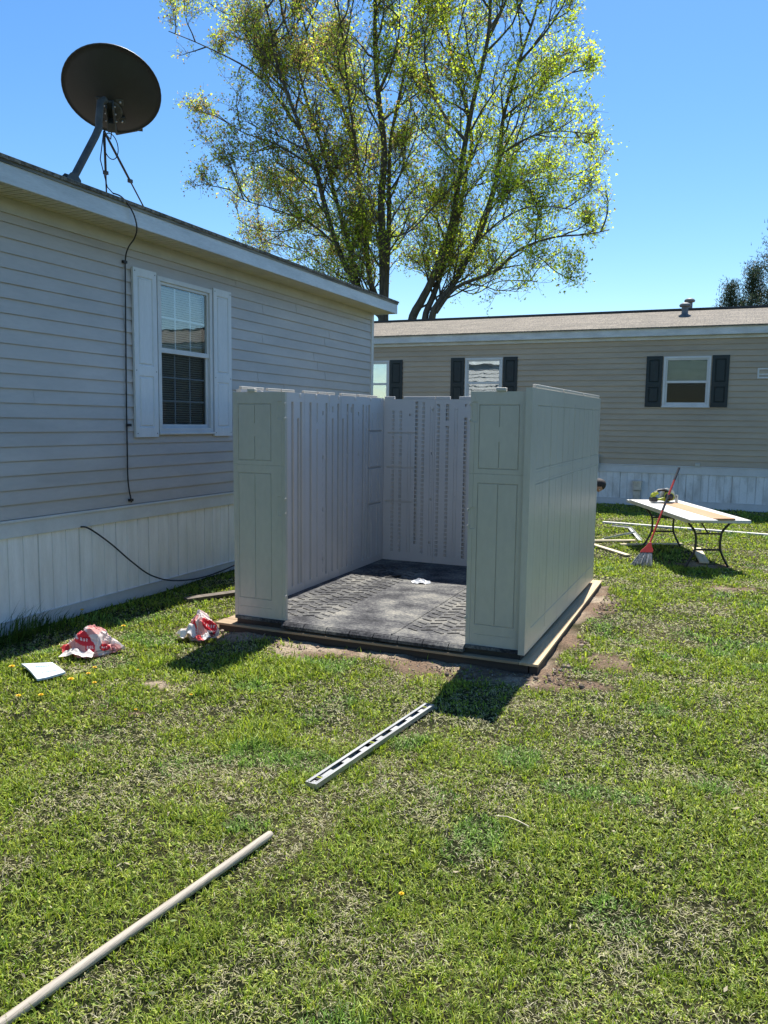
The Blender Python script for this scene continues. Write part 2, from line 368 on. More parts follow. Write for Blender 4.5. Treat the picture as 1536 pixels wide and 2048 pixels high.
def relief(name, m, parent, T, u0, u1, v0, v1, feats, thick, base=0.0, bev=.004, extra_u=(), extra_v=()):
    """slab in (u,v) with grooves (negative) / ribs (positive): feats = (ua,ub,va,vb,depth). T(u,v,w)->xyz"""
    us = {u0, u1, *extra_u}; vs_ = {v0, v1, *extra_v}
    for (a, b, c, d, h) in feats:
        e = min(bev, (b - a) / 2.2, (d - c) / 2.2)
        us |= {a, a + e, b - e, b}; vs_ |= {c, c + e, d - e, d}
    def clean(sx, lo, hi):
        sx = sorted(x for x in sx if lo <= x <= hi); o = [sx[0]]
        for x in sx[1:]:
            if x - o[-1] > 4e-4: o.append(x)
        return np.array(o)
    U = clean(us, u0, u1); V = clean(vs_, v0, v1); UU, VV = np.meshgrid(U, V, indexing='ij'); W = np.zeros_like(UU)
    for (a, b, c, d, h) in feats:
        e = min(bev, (b - a) / 2.2, (d - c) / 2.2)
        du = np.clip(np.minimum(UU - a, b - UU) / e, 0, 1); dv = np.clip(np.minimum(VV - c, d - VV) / e, 0, 1)
        q = np.minimum(du, dv) * h
        W = np.where(h < 0, np.minimum(W, q), np.where(q > 0, np.maximum(W, q), W))
    nu, nv = UU.shape; idx = np.arange(nu * nv).reshape(nu, nv)
    P = [T(a, b, c + base) for a, b, c in zip(UU.ravel(), VV.ravel(), W.ravel())]
    F = np.stack([idx[:-1, :-1].ravel(), idx[1:, :-1].ravel(), idx[1:, 1:].ravel(), idx[:-1, 1:].ravel()], 1).tolist()
    k = len(P); P += [T(u0, v0, base - thick), T(u1, v0, base - thick), T(u1, v1, base - thick), T(u0, v1, base - thick)]
    F.append([k, k + 3, k + 2, k + 1])
    F.append([k, k + 1] + idx[::-1, 0].tolist()); F.append([k + 1, k + 2] + idx[-1, ::-1].tolist())
    F.append([k + 2, k + 3] + idx[:, -1].tolist()); F.append([k + 3, k] + idx[0, :].tolist())
    mb = MB(); mb.add(P, F); return mb.build(name, m, parent)

# ------------------------------------------------------------------ ground
def make_ground():
    xs = np.unique(np.concatenate([np.array([-180, -120, -80, -50, -30, -20, -14, -10]), np.arange(-7, 5.01, .06), np.array([6, 8, 12, 20, 35, 60, 100, 180])]))
    ys = np.unique(np.concatenate([np.array([-150, -80, -40, -20, -8, -4, -2]), np.arange(-1, 18.01, .06), np.array([19, 21, 25, 30, 40, 60, 100, 200, 350])]))
    X, Y = np.meshgrid(xs, ys, indexing='ij'); Z = gz(X, Y)
    d = dirt(X, Y)
    Z = Z + d * (fbm(X * 8, Y * 8, 77, 3) - .5) * .05
    g = fbm(X * .9, Y * .9, 3, 4)[..., None]
    soil = np.array([.026, .027, .012]) * (0.7 + .7 * g)
    thatch = np.array([.11, .098, .050]); t2 = np.clip((fbm(X * 2.3, Y * 2.3, 9, 3) - .42) * 3, 0, 1)[..., None]
    soil = soil * np.array([.8, 1.0, .75]); base = soil * (1 - t2 * .65) + thatch * t2 * .65
    far = np.clip((np.hypot(X, Y) - 15) / 6, 0, 1)[..., None]
    base = base * (1 - far) + np.array([.07, .10, .022]) * far
    br = np.array([.24, .17, .12]); sand = np.array([.44, .36, .27]); s = np.clip((fbm(X * 4, Y * 4, 55, 3) - .47) * 5, 0, 1)[..., None]
    dc = br * (1 - s) + sand * s
    c = base * (1 - d[..., None]) + dc * d[..., None]
    nu, nv = X.shape; idx = np.arange(nu * nv).reshape(nu, nv)
    F = np.stack([idx[:-1, :-1].ravel(), idx[1:, :-1].ravel(), idx[1:, 1:].ravel(), idx[:-1, 1:].ravel()], 1)
    o = big_mesh('ground', np.stack([X.ravel(), Y.ravel(), Z.ravel()], 1), F, M['lawn'], None, c.reshape(-1, 3), True)
    tag(o, kind='structure')
make_ground()

RNG = np.random.default_rng(7)
def blade_mesh(name, P, L, W, lean, az, col, parent=None, m=None, curl=.5):
    """P (n,3) roots; L length, W width, lean 0..1 (1 flat), az lean azimuth; two-segment tapering blade, 5 verts, 3 tris"""
    n = len(P); d = np.stack([np.cos(az), np.sin(az), np.zeros(n)], 1)
    fa = az + np.pi / 2 + RNG.normal(0, .6, n); s = np.stack([np.cos(fa), np.sin(fa), np.zeros(n)], 1)
    th = lean * np.pi / 2; th2 = np.minimum(th + curl * (.3 + RNG.random(n)), 1.75)
    up = np.array([0, 0, 1.])
    a1 = d * np.sin(th)[:, None] + up * np.cos(th)[:, None]; a2 = d * np.sin(th2)[:, None] + up * np.cos(th2)[:, None]
    mid = P + a1 * (L * .5)[:, None]; tip = mid + a2 * (L * .5)[:, None]
    tip[:, 2] = np.maximum(tip[:, 2], P[:, 2] + .004)
    w2 = (W / 2)[:, None]
    V = np.stack([P - s * w2 * .8, P + s * w2 * .8, mid - s * w2, mid + s * w2, tip], 1).reshape(-1, 3)
    i = (np.arange(n) * 5)[:, None]
    F = np.stack([i + [0, 1, 3], i + [0, 3, 2], i + [2, 3, 4]], 1).reshape(-1, 3)
    return big_mesh(name, V, F, m or M['col_grass'], parent, np.repeat(col, 5, 0), False)

def in_solid(x, y):
    a = (x > -3.74) & (x < -1.08) & (y > 5.25) & (y < 8.42)
    b = (x < -5.04) & (y < 11.3) & (x > -9.6); c = (y > 16.86)
    return a | b | c
def make_grass():
    Xs = []; Ys = []; Ks = []
    # rings by distance: (r0, r1, density per m2)
    for r0, r1, dens in ((1.1, 2.6, 30000), (2.6, 4.2, 21000), (4.2, 6.5, 12500), (6.5, 10, 6000), (10, 18.5, 2600)):
        a0, a1 = R_(66 - 4), R_(158)          # azimuth range seen, with a margin each side
        area = (a1 - a0) / 2 * (r1 ** 2 - r0 ** 2); n = int(area * dens * .72)
        r = np.sqrt(RNG.random(n) * (r1 ** 2 - r0 ** 2) + r0 ** 2); a = a0 + RNG.random(n) * (a1 - a0)
        # clumping: most blades belong to little tufts
        x = r * np.cos(a); y = r * np.sin(a)
        cl = RNG.random(n) < .45; q = .055
        x = np.where(cl, (np.floor(x / q) + _hash(np.floor(x / q), np.floor(y / q), 91)) * q + RNG.normal(0, .008, n), x)
        y = np.where(cl, (np.floor(y / q) + _hash(np.floor(x / q), np.floor(y / q), 92)) * q + RNG.normal(0, .008, n), y)
        Xs.append(x); Ys.append(y); Ks.append(np.hypot(x, y))
    x = np.concatenate(Xs); y = np.concatenate(Ys); r = np.concatenate(Ks)
    ok = ~in_solid(x, y) & (x > -5.05) & (x < 3.2); x, y, r = x[ok], y[ok], r[ok]
    dm = dirt(x, y); ok = RNG.random(len(x)) > dm * .93; x, y, r = x[ok], y[ok], r[ok]; n = len(x)
    lush = fbm(x * 1.15, y * 1.15, 3, 4); mid = fbm(x * 4.5, y * 4.5, 23, 3); fine = vnoise(x * 17, y * 17, 4)
    g = .5 + (lush * .42 + mid * .58 - .5) * 1.1                                     # 0..1 around .5
    far = np.clip((r - 6) / 5, 0, 1); g = g + far * .06
    g = g + .05 * np.clip((3.2 - y) / 1.5, 0, 1)
    straw_p = np.clip(.38 - (g - .5) * 3.0, .12, .75)
    bare = RNG.random(n) < np.clip((.36 - g) * 5, 0, .6)
    straw = RNG.random(n) < straw_p
    tall = np.clip((g - .42) * 5, .25, 1.35)
    L = np.where(straw, RNG.uniform(.016, .040, n), RNG.uniform(.022, .048, n) * (.65 + .45 * tall))
    tuft = vnoise(x * 3.0, y * 3.0, 66) > .74
    L = np.where(tuft & ~straw, L * 1.55, L)
    wscale = np.clip(r / 3.0, .8, 4.0)
    W = np.where(straw, RNG.uniform(.0018, .0036, n), RNG.uniform(.0022, .0042, n)) * wscale
    broad = (~straw) & (RNG.random(n) < np.where(vnoise(x * 6, y * 6, 44) > .6, .40, .10))
    W = np.where(broad, W * 2.4, W * 1.12); L = np.where(broad, L * .62, L)
    lean = np.where(straw, RNG.uniform(.45, 1.0, n), RNG.uniform(.0, .75, n)); lean = np.where(broad, RNG.uniform(.5, .9, n), lean)
    az = RNG.random(n) * 2 * np.pi
    t = RNG.random(n)[:, None]; t2 = RNG.random(n)[:, None]
    gc = np.array([.085, .165, .018]) * (1 - t) + np.array([.235, .300, .050]) * t
    gc = gc * np.array([1.03, .99, 1.15]) * (.55 + 1.5 * t2 ** 1.3); gc = gc * (1 - .35 * np.clip(fine[:, None] - .6, 0, 1))
    blu = (vnoise(x * 3.3, y * 3.3, 12) > .78)[:, None]; gc = np.where(blu, gc * np.array([.85, .95, 1.2]), gc * np.array([1.08, 1, .9]))
    gc = np.where(broad[:, None], gc * np.array([1.25, 1.12, 1.5]), gc)
    sc = np.array([.46, .43, .25]) * (1 - t) + np.array([.25, .24, .11]) * t; sc = sc * (.50 + 1.1 * t2)
    pale = RNG.random(n)[:, None] < .22; sc = np.where(pale, np.array([.58, .54, .38]) * (.7 + .4 * t2), sc)
    col = np.where(straw[:, None], sc, gc)
    keep = ~bare; P = np.stack([x, y, gz(x, y) - .002], 1)
    o = blade_mesh('lawn_grass', P[keep], L[keep], W[keep], lean[keep], az[keep], col[keep], curl=.7)
    tag(o, kind='stuff', label='patchy green lawn with pale dead straw between the blades', cat='grass')
make_grass()

def tall_weeds():
    n = 1000; y = RNG.uniform(2.0, 7.6, n)
    y = np.where(RNG.random(n) < .35, RNG.normal(4.4, .26, n), y)
    x = -5.03 + np.abs(RNG.normal(0, .13, n)); ok = (y > 1.5) & (y < 11); x, y = x[ok], y[ok]; n = len(x)
    hot = np.exp(-((y - 4.35) / .45) ** 2)
    L = RNG.uniform(.04, .11, n) + hot * RNG.uniform(.0, .34, n) ** 1.5 * 1.4 * (x < -4.8)
    c = np.array([.05, .095, .018]) * RNG.uniform(.5, 1.5, n)[:, None]
    blade_mesh('weeds', np.stack([x, y, gz(x, y)], 1), L, RNG.uniform(.004, .008, n), RNG.uniform(.05, .35, n), RNG.uniform(-.9, .9, n), c, curl=.8)
    o = bpy.data.objects['weeds']; tag(o, kind='stuff', label='tall uncut grass along the foot of the white skirting', cat='weeds')
tall_weeds()

def bits():
    """dead leaves and broad weed leaves lying in the lawn"""
    n = 320; r = np.sqrt(RNG.random(n) * 60 + 1.4); a = RNG.uniform(R_(62), R_(150), n); x = r * np.cos(a); y = r * np.sin(a)
    ok = ~in_solid(x, y) & (x > -5) & (x < 3); x, y = x[ok], y[ok]; n = len(x)
    P = np.stack([x, y, gz(x, y) + .022], 1); s = RNG.uniform(.004, .012, n)[:, None]
    f = RNG.random(n) * 6.28; e1 = np.stack([np.cos(f), np.sin(f), RNG.normal(0, .3, n)], 1); e2 = np.stack([-np.sin(f), np.cos(f), RNG.normal(0, .3, n)], 1)
    V = np.stack([P - e1 * s * 1.6, P - e2 * s * .7, P + e1 * s * 1.3, P + e2 * s * .7], 1).reshape(-1, 3)
    F = (np.arange(n) * 4)[:, None] + np.arange(4)
    c = np.where(RNG.random(n)[:, None] < .5, np.array([.42, .36, .24]), np.array([.22, .27, .12])) * RNG.uniform(.5, 1.3, n)[:, None]
    o = big_mesh('leaf_litter', V, F, M['col_grass'], None, np.repeat(c, 4, 0)); tag(o, kind='stuff', label='dry leaves and broad weed leaves scattered in the lawn', cat='leaf litter')
bits()

def gravel():
    bm = bmesh.new(); bmesh.ops.create_icosphere(bm, subdivisions=1, radius=1); bm.verts.index_update()
    V0 = np.array([v.co[:] for v in bm.verts]); F0 = np.array([[v.index for v in f.verts] for f in bm.faces]); bm.free()
    n = 2600; x = RNG.uniform(-3.9, -.55, n); y = RNG.uniform(4.6, 8.7, n)
    right = RNG.random(n) < .6; x = np.where(right, -1.06 + np.abs(RNG.normal(0, .13, n)), x); y = np.where(right, RNG.uniform(5.1, 8.5, n), y)
    y = np.where(right | (RNG.random(n) < .2), y, 5.24 - np.abs(RNG.normal(0, .16, n)))
    ok = ~in_solid(x, y) & (dirt(x, y) > .2); x, y = x[ok], y[ok]; n = len(x)
    s = RNG.uniform(.0025, .0075, n) * (1 + 1.6 * (RNG.random(n) < .08)); Vs = []
    for i in range(n):
        Vs.append(V0 * (s[i] * RNG.uniform(.6, 1.3, 3)) * (1 + RNG.normal(0, .12, (len(V0), 1))) + [x[i], y[i], 0])
    V = np.concatenate(Vs); V[:, 2] += np.repeat(gz(x, y) + s * .4, len(V0))
    F = (np.arange(n) * len(V0))[:, None, None] + F0[None]; F = F.reshape(-1, 3)
    t = RNG.random(n)[:, None]; c = np.array([.28, .22, .17]) * t + np.array([.12, .085, .06]) * (1 - t); c = np.where(RNG.random(n)[:, None] < .02, [.42, .39, .35], c)
    o = big_mesh('gravel', V, F, M['stone'], None, np.repeat(c, len(V0), 0)); tag(o, kind='stuff', label='loose gravel and clods around the timber base', cat='gravel')
gravel()

# ------------------------------------------------------------------ siding / windows shared by both homes
def siding(name, m, parent, T, u0, u1, v0, v1, holes=(), lap=.112, dep=.017):
    jr = random.Random(int(u0 * 10) + 7); mb = MB(T); cuts = sorted({u0, u1, *[h[0] for h in holes], *[h[1] for h in holes]})
    laps = []; v = v0
    while v < v1 - 1e-4: laps.append((v, min(v + lap, v1))); v += lap
    for a, b in zip(cuts[:-1], cuts[1:]):
        hs = [h for h in holes if h[0] <= a + 1e-6 and h[1] >= b - 1e-6]
        for (p, q) in laps:
            segs = [(p, q)]
            for h in hs:
                ns = []
                for (s0, s1) in segs:
                    if s1 <= h[2] or s0 >= h[3]: ns.append((s0, s1)); continue
                    if s0 < h[2]: ns.append((s0, h[2]))
                    if s1 > h[3]: ns.append((h[3], s1))
                segs = ns
            parts = []
            for (s0, s1) in segs:
                cutu = [a, b]
                if b - a > 1.2:
                    q_ = a + jr.uniform(.4, 3.2)
                    while q_ < b - .3: cutu.insert(-1, q_); q_ += jr.choice((3.05, 3.66, 2.2))
                for k_, (ua, ub) in enumerate(zip(cutu[:-1], cutu[1:])): parts.append((ua, ub, s0, s1, .0022 * (k_ % 2)))
            for (ua, ub, s0, s1, jo) in parts:
                def wv(t):      # dutch-lap like face: thick at the foot, a soft step two thirds up
                    k = (t - p) / lap
                    return dep * (1 - .75 * k) + jo
                w0, w1 = wv(s0), wv(s1)
                gp = .007; back = dep * .2       # each course starts with a set-back shadow gap under the course above it
                P = [(ua, s0, back), (ub, s0, back), (ub, s0 + gp, back), (ua, s0 + gp, back), (ub, s0 + gp, w0), (ua, s0 + gp, w0), (ub, s1, w1), (ua, s1, w1)]
                F = [(0, 1, 2, 3), (3, 2, 4, 5), (5, 4, 6, 7)]
                mb.add(P, F)
    # solid backing so that the wall has thickness
    o = mb.build(name, m, parent, recalc=False); return o

def frame_ring(mb, u0, u1, v0, v1, t, w0, w1):
    mb.box((u0, v0, w0), (u1, v0 + t, w1)); mb.box((u0, v1 - t, w0), (u1, v1, w1))
    mb.box((u0, v0 + t, w0), (u0 + t, v1 - t, w1)); mb.box((u1 - t, v0 + t, w0), (u1, v1 - t, w1))

def window(parent, T, u0, u1, v0, v1, split, frame_m, gl_up, gl_low, muntin=False, blind_low=True, lbl=None, blind=True, fw=.045):
    wd = MB(T); frame_ring(wd, u0, u1, v0, v1, fw, -.02, .035)
    wd.box((u0 - .012, v0 - .018, 0), (u1 + .012, v0 + .004, .05))
    wd_o = wd.build('window', frame_m, parent, bevel=.003)
    if lbl: wd_o['label'] = lbl
    a, b = u0 + fw, u1 - fw
    sh = MB(T); frame_ring(sh, a, b, split - .022, v1 - fw, .028, -.012, .018); frame_ring(sh, a, b, v0 + fw, split + .022, .036, -.018, .006)
    sh.box((a, split - .022, .0062), (b, split + .024, .022)); sh.build('sash', frame_m, wd_o, bevel=.002)
    g = MB(T); g.box((a + .028, split + .0245, .000), (b - .028, v1 - fw - .028, .003)); g.build('pane', gl_up, wd_o)
    g = MB(T); g.box((a + .036, v0 + fw + .036, -.010), (b - .036, split - .0225, -.007)); g.build('pane', gl_low, wd_o)
    if muntin:
        mm = MB(T)
        for (p, q, w_) in ((split + .0245, v1 - fw - .028, -.012), (v0 + fw + .036, split - .0225, -.024)):
            for k in (1, 2):
                uu = a + .03 + (b - a - .06) * k / 3; mm.box((uu - .008, p, w_ - .006), (uu + .008, q, w_))
            kk = (1,) if w_ > -.02 else (1, 2)
            for k in kk:
                vv = p + (q - p) * k / (len(kk) + 1); mm.box((a + .03, vv - .008, w_ - .0075), (b - .03, vv + .008, w_ - .0015))
        mm.build('muntins', frame_m, wd_o)
    if blind:
        bl = MB(T); v = v1 - fw - .04; end = (v0 + fw + .02) if blind_low else split + .02
        while v > end:
            c = (a + b) / 2; bl.add([(a + .01, v + .009, -.055), (b - .01, v + .009, -.055), (b - .01, v - .007, -.073), (a + .01, v - .007, -.073)], [(0, 1, 2, 3)])
            v -= .0225
        bl.box((a + .01, end - .012, -.075), (b - .01, end + .004, -.055))
        bl.build('blinds', M['blind'], wd_o, recalc=False)
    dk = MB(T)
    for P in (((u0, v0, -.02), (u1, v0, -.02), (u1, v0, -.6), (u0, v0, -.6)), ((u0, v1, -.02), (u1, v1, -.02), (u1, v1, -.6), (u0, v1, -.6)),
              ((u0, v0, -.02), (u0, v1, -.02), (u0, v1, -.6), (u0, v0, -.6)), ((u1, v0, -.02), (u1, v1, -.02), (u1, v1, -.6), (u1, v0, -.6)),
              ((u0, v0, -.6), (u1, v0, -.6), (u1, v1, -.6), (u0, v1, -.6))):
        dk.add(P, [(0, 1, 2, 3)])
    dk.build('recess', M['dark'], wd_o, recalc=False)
    return wd_o

def shutter(parent, T, u0, u1, v0, v1, m, split=.60, screws=True):
    h = v1 - v0; iu0, iu1 = u0 + .055, u1 - .055; ms = v0 + h * (1 - split) if split > .5 else v0 + h * .5
    feats = []
    for (p, q) in ((v0 + .09, ms - .045), (ms + .045, v1 - .07)):
        feats.append((iu0, iu1, p, q, -.012)); feats_inner = (iu0 + .028, iu1 - .028, p + .03, q - .03, -.002)
        feats.append(('raise',) + feats_inner)
    # grooves ring: use four grooves round a raised field
    fs = []
    for (p, q) in ((v0 + .09, ms - .045), (ms + .045, v1 - .07)):
        g = .024; fs += [(iu0, iu1, p, p + g, -.011), (iu0, iu1, q - g, q, -.011), (iu0, iu0 + g, p, q, -.011), (iu1 - g, iu1, p, q, -.011)]
    o = relief('shutter', m, parent, T, u0, u1, v0, v1, fs, .024, base=.04, bev=.009)
    if screws:
        sc = MB(T)
        for uu in (u0 + .022, u1 - .022):
            for vv in (v0 + .035, ms, v1 - .03): sc.box((uu - .004, vv - .004, .0385), (uu + .004, vv + .004, .0425))
        sc.each('screw', M['dark'], o)
    return o

def skirting(parent, T, u0, u1, v0, v1, rail_t, rail_b, m, m2=None, pitch=.4455, start=0):
    feats = []; u = u0 + start
    while u < u1:
        for k in range(3):
            a = u + k * pitch / 3
            if a < u1 - .02: feats.append((a, a + (.010 if k else .016), v0, v1 - rail_t, -.010 if k else -.020))
            if k < 3:
                c = a + pitch / 6; feats.append((c - .022, c + .022, v0, v1 - rail_t, .0025))
        u += pitch
    feats = [f for f in feats if f[0] > u0 + .005 and f[1] < u1 - .005]
    o = relief('skirting', m, parent, T, u0, u1, v0, v1 - rail_t - .0, feats, .03, base=.0, bev=.003)
    r = MB(T); r.box((u0, v1 - rail_t, -.03), (u1, v1 - .022, .018)); r.box((u0, v1 - .022, -.03), (u1, v1, .030)); r.build('top_rail', m2 or m, o, bevel=.003)
    r = MB(T); r.box((u0, v0 - .06, .001), (u1, v0 + rail_b, .014)); r.box((u0, v0 + rail_b, .001), (u1, v0 + rail_b + .008, .020)); r.build('bottom_rail', m2 or m, o, bevel=.003)
    return o

# ------------------------------------------------------------------ grey mobile home on the left
def left_home():
    h = empty('mobile_home', (-5.10, 7.6, 0), 'long grey mobile home with white shutters and a white skirting on the left', 'mobile home')
    X = -5.106; T = lambda u, v, w_: (X + w_, u, v)          # wall facing +x
    Y0, Y1 = -5.0, 11.22; Z0, Z1 = .872, 3.285
    W = (6.235, 7.105, 1.535, 3.015)
    siding('siding', M['siding'], h, T, Y0, Y1 - .06, Z0, Z1 - .09, [(W[0] + .01, W[1] - .01, W[2] + .01, W[3] - .01)])
    fr = MB(T); fr.box((Y0, Z1 - .09, -.03), (Y1 - .06, Z1 + .04, .022)); fr.box((Y0, Z1 - .10, 0), (Y1 - .06, Z1 - .0905, .030)); fr.build('frieze_trim', M['cream'], h)
    cp = MB(); cp.box((X - .07, Y1 - .06, Z0), (X + .026, Y1 + .02, Z1)); cp.build('corner_post', M['white'], h, bevel=.004)
    # end walls and back wall
    TE = lambda u, v, w_: (u, Y1 + w_, v)
    siding('end_siding', M['siding_end'], h, TE, -9.4, X - .07, Z0, Z1)
    g = MB(TE); 
    g.add([(-9.4, Z1, .004), (X, Z1, .004), (-7.25, Z1 + .52, .004)], [(0, 1, 2)]); g.build('gable', M['siding_end'], h, recalc=False)
    bk = MB(); bk.box((-9.4, Y0, .02), (-9.35, Y1, Z1)); bk.box((-9.35, Y0, .02), (X, Y0 + .05, Z1)); bk.box((-9.349, Y0 + .051, Z1 - .02), (X - .031, Y1 - .001, Z1 - .001)); bk.build('back_wall', M['siding_end'], h)
    TS = lambda u, v, w_: (u, Y1 - .02 + w_, v)
    skirting(h, T_off(T, -.0), Y0, Y1 - .02, -.02, Z0, .14, .10, M['skirt'], M['white'], start=.385)
    es = MB(); es.box((-9.4, Y1 - .03, -.05), (X - .031, Y1 - .005, Z0)); es.build('end_skirting', M['skirt'], h)
    # eave: soffit, fascia, drip edge, roof
    XE = -4.735; YE = Y1 + .10
    sf = []
    k = Y0
    while k < YE - .05: sf.append((k, k + .022, X, XE - .02, -.011)); sf.append((k + .040, k + .052, X, XE - .02, -.005)); k += .076
    relief('soffit', M['soffit'], h, lambda u, v, w_: (v, u, Z1 + .012 - w_), Y0, YE - .02, X + .001, XE - .02, sf, .012, base=0, bev=.004)
    fa = MB(); fa.box((XE - .02, Y0, Z1 - .004), (XE, YE, Z1 + .150)); fa.box((X - 4.35, YE - .02, Z1 - .002), (XE - .0205, YE, Z1 + .148)); fa.build('fascia', M['fascia'], h, bevel=.003)
    fl = MB(); fl.box((XE + .001, Y0, Z1 + .130), (XE + .010, YE + .006, Z1 + .185)); fl.build('drip_edge', M['drip'], h)
    rf = MB(); a = Z1 + .19; r = .25
    P = []
    for yy in (Y0 - .05, YE + .012):
        P += [(XE + .022, yy, a - .012), (-7.25, yy, a + r * 2.5), (-9.77, yy, a - .012), (-9.77, yy, a - .04), (-7.25, yy, a + r * 2.5 - .03), (XE + .022, yy, a - .038)]
    rf.add(P, [(0, 1, 7, 6), (1, 2, 8, 7), (2, 3, 9, 8), (3, 4, 10, 9), (4, 5, 11, 10), (5, 0, 6, 11), (0, 5, 4, 3, 2, 1), (6, 7, 8, 9, 10, 11)])
    rf.build('roof', M['shingle'], h)
    window(h, T, *W, 2.325, M['white'], M['glass'], M['glass_low'], muntin=True)
    shutter(h, T, 5.895, 6.215, 1.495, 3.035, M['shutter_white']); shutter(h, T, 7.125, 7.445, 1.495, 3.035, M['shutter_white'])
    h.rotation_euler = (R_(-.40), 0, 0)
    return h
def T_off(T, d): return lambda u, v, w_: T(u, v, w_ + d)
left_home()

# ------------------------------------------------------------------ tan mobile home at the back
def far_home():
    h = empty('mobile_home', (-2.0, 16.9, 0), 'long tan mobile home with dark green shutters across the back of the yard', 'mobile home')
    Y = 16.9; T = lambda u, v, w_: (u, Y - w_, v); X0, X1 = -13.0, 7.0; Z0, Z1 = .822, 3.285
    wins = [(-7.92, -7.225, 2.00, 2.985), (-5.43, -4.60, 2.00, 3.005), (-1.338, -.470, 1.985, 2.960)]
    siding('siding', M['tan'], h, T, X0, X1, Z0, Z1, [(a + .01, b - .01, c + .01, d - .01) for a, b, c, d in wins], dep=.026)
    skirting(h, T, X0, X1, 0.02, Z0, .165, .10, M['skirt_far'], M['white'], pitch=.42)
    fa = MB(T); fa.box((X0, Z1, -.02), (X1, Z1 + .065, .05)); fa.box((X0, Z1 + .065, -.02), (X1, Z1 + .215, .16)); fa.box((X0, Z1 + .205, .1602), (X1, Z1 + .235, .19)); fa.build('fascia', M['fascia'], h, bevel=.004)
    bw = MB(); bw.box((X0, Y + 4.3, .02), (X1, Y + 4.35, Z1)); bw.box((X0, Y + .001, .02), (X0 + .05, Y + 4.3, Z1)); bw.box((X1 - .05, Y + .001, .02), (X1, Y + 4.3, Z1)); bw.build('back_wall', M['tan'], h)
    rf = MB(); ye, yr, yb = Y - .20, 18.95, Y + 4.6; ze, zr = Z1 + .235, 4.10
    P = []
    for xx in (X0 - .2, X1 + .2): P += [(xx, ye, ze), (xx, yr, zr), (xx, yb, ze), (xx, yb, ze - .03), (xx, yr, zr - .04), (xx, ye, ze - .025)]
    rf.add(P, [(0, 1, 7, 6), (1, 2, 8, 7), (2, 3, 9, 8), (3, 4, 10, 9), (4, 5, 11, 10), (5, 0, 6, 11), (0, 5, 4, 3, 2, 1), (6, 7, 8, 9, 10, 11)])
    roof = rf.build('roof', M['shingle'], h)
    rc = MB(); rc.box((X0 - .2, yr - .09, zr - .01), (X1 + .2, yr + .09, zr + .030)); rc.build('ridge_vent', M['black_plastic'], roof)
    for (x, y, r, z0, z1) in ((-1.075, 18.10, .065, 3.86, 4.10), (-1.06, 19.35, .065, 3.98, 4.36)):
        v = MB(); v.lathe([(.14, z0 - .05), (.14, z0 + .02), (r + .02, z0 + .04), (r, z0 + .06), (r, z1 - .05)], (x, y, 0)); vo = v.build('roof_vent', M['vent'], roof)
        c = MB(); c.lathe([(r * .8, z1 - .0495), (.105, z1 - .04), (.118, z1 - .01), (.10, z1 + .02), (.05, z1 + .045), (.01, z1 + .05)], (x, y, 0)); c.build('vent_cap', M['vent'], vo)
    for i, wn in enumerate(wins):
        window(h, T, *wn, (wn[2] + wn[3]) / 2 - .03 if i != 2 else 2.465, M['white'], M['glass_far'] if i < 2 else M['glass_clear'], M['glass_far'] if i < 2 else M['glass_dark'], blind_low=False, blind=(i == 2))
        shutter(h, T, wn[0] - .325, wn[0] - .02, wn[2] - .01, wn[3] + .01, M['green'], split=.56, screws=False)
        shutter(h, T, wn[1] + .02, wn[1] + .325, wn[2] - .01, wn[3] + .01, M['green'], split=.56, screws=False)
    hv = MB(T); frame_ring(hv, .35, .95, 2.52, 2.715, .03, .0, .03); hv.box((.38, 2.55, 0), (.92, 2.685, .012)); hv.build('wall_hatch', M['white'], h)
    mb = MB(T); mb.box((-1.81, .30, .02), (-1.64, .49, .10), .01); mb.box((-1.80, .05, .02), (-1.665, .30, .06)); mb.box((-1.83, .475, .02), (-1.62, .495, .12)); mb.build('meter_box', M['steel'], h)
    jb = MB(T); jb.box((-2.66, .72, .03), (-2.50, 1.0, .10), .008); jb.cyl((-2.58, .72, .06), (-2.58, .02, .06), .02); jb.build('electric_box', M['steel'], h)
    oc = MB(T); oc.box((-.66, .825, .02), (-.57, .885, .06), .004); oc.build('outlet_cover', M['cream'], h)
far_home()

# ------------------------------------------------------------------ timber base and resin shed
def shed_base():
    b = empty('timber_base', (-2.4, 6.8, 0), 'low timber deck under the open resin shed', 'timber base')
    f = MB(); f.box((-3.73, 5.275, -.04), (-1.20, 5.31, .040)); f.box((-3.73, 8.36, -.04), (-1.23, 8.395, .040)); f.box((-3.73, 5.3105, -.04), (-3.69, 8.3595, .040)); f.build('frame', M['shaded_wood'], b)
    f = MB(); f.prism([(-1.19, 5.28), (-1.135, 5.28), (-1.172, 8.39), (-1.225, 8.39)], -.04, .0402); f.build('side_joist', M['shaded_wood'], b)
    y = 5.262; i = 0; pk = MB()
    o = MB(); o.prism([(-1.262, 5.262), (-1.128, 5.262), (-1.165, 8.40), (-1.262, 8.40)], .0405, .058); o.build('edge_plank', M['lumber'], b, bevel=.002)
    while y < 8.34:
        pk.box((-3.76 + .01 * (i % 3), y, .0405), (-1.265, y + .135, .058)); y += .14; i += 1
    pk.build('planks', M['lumber_x'], b, bevel=.002)
shed_base()

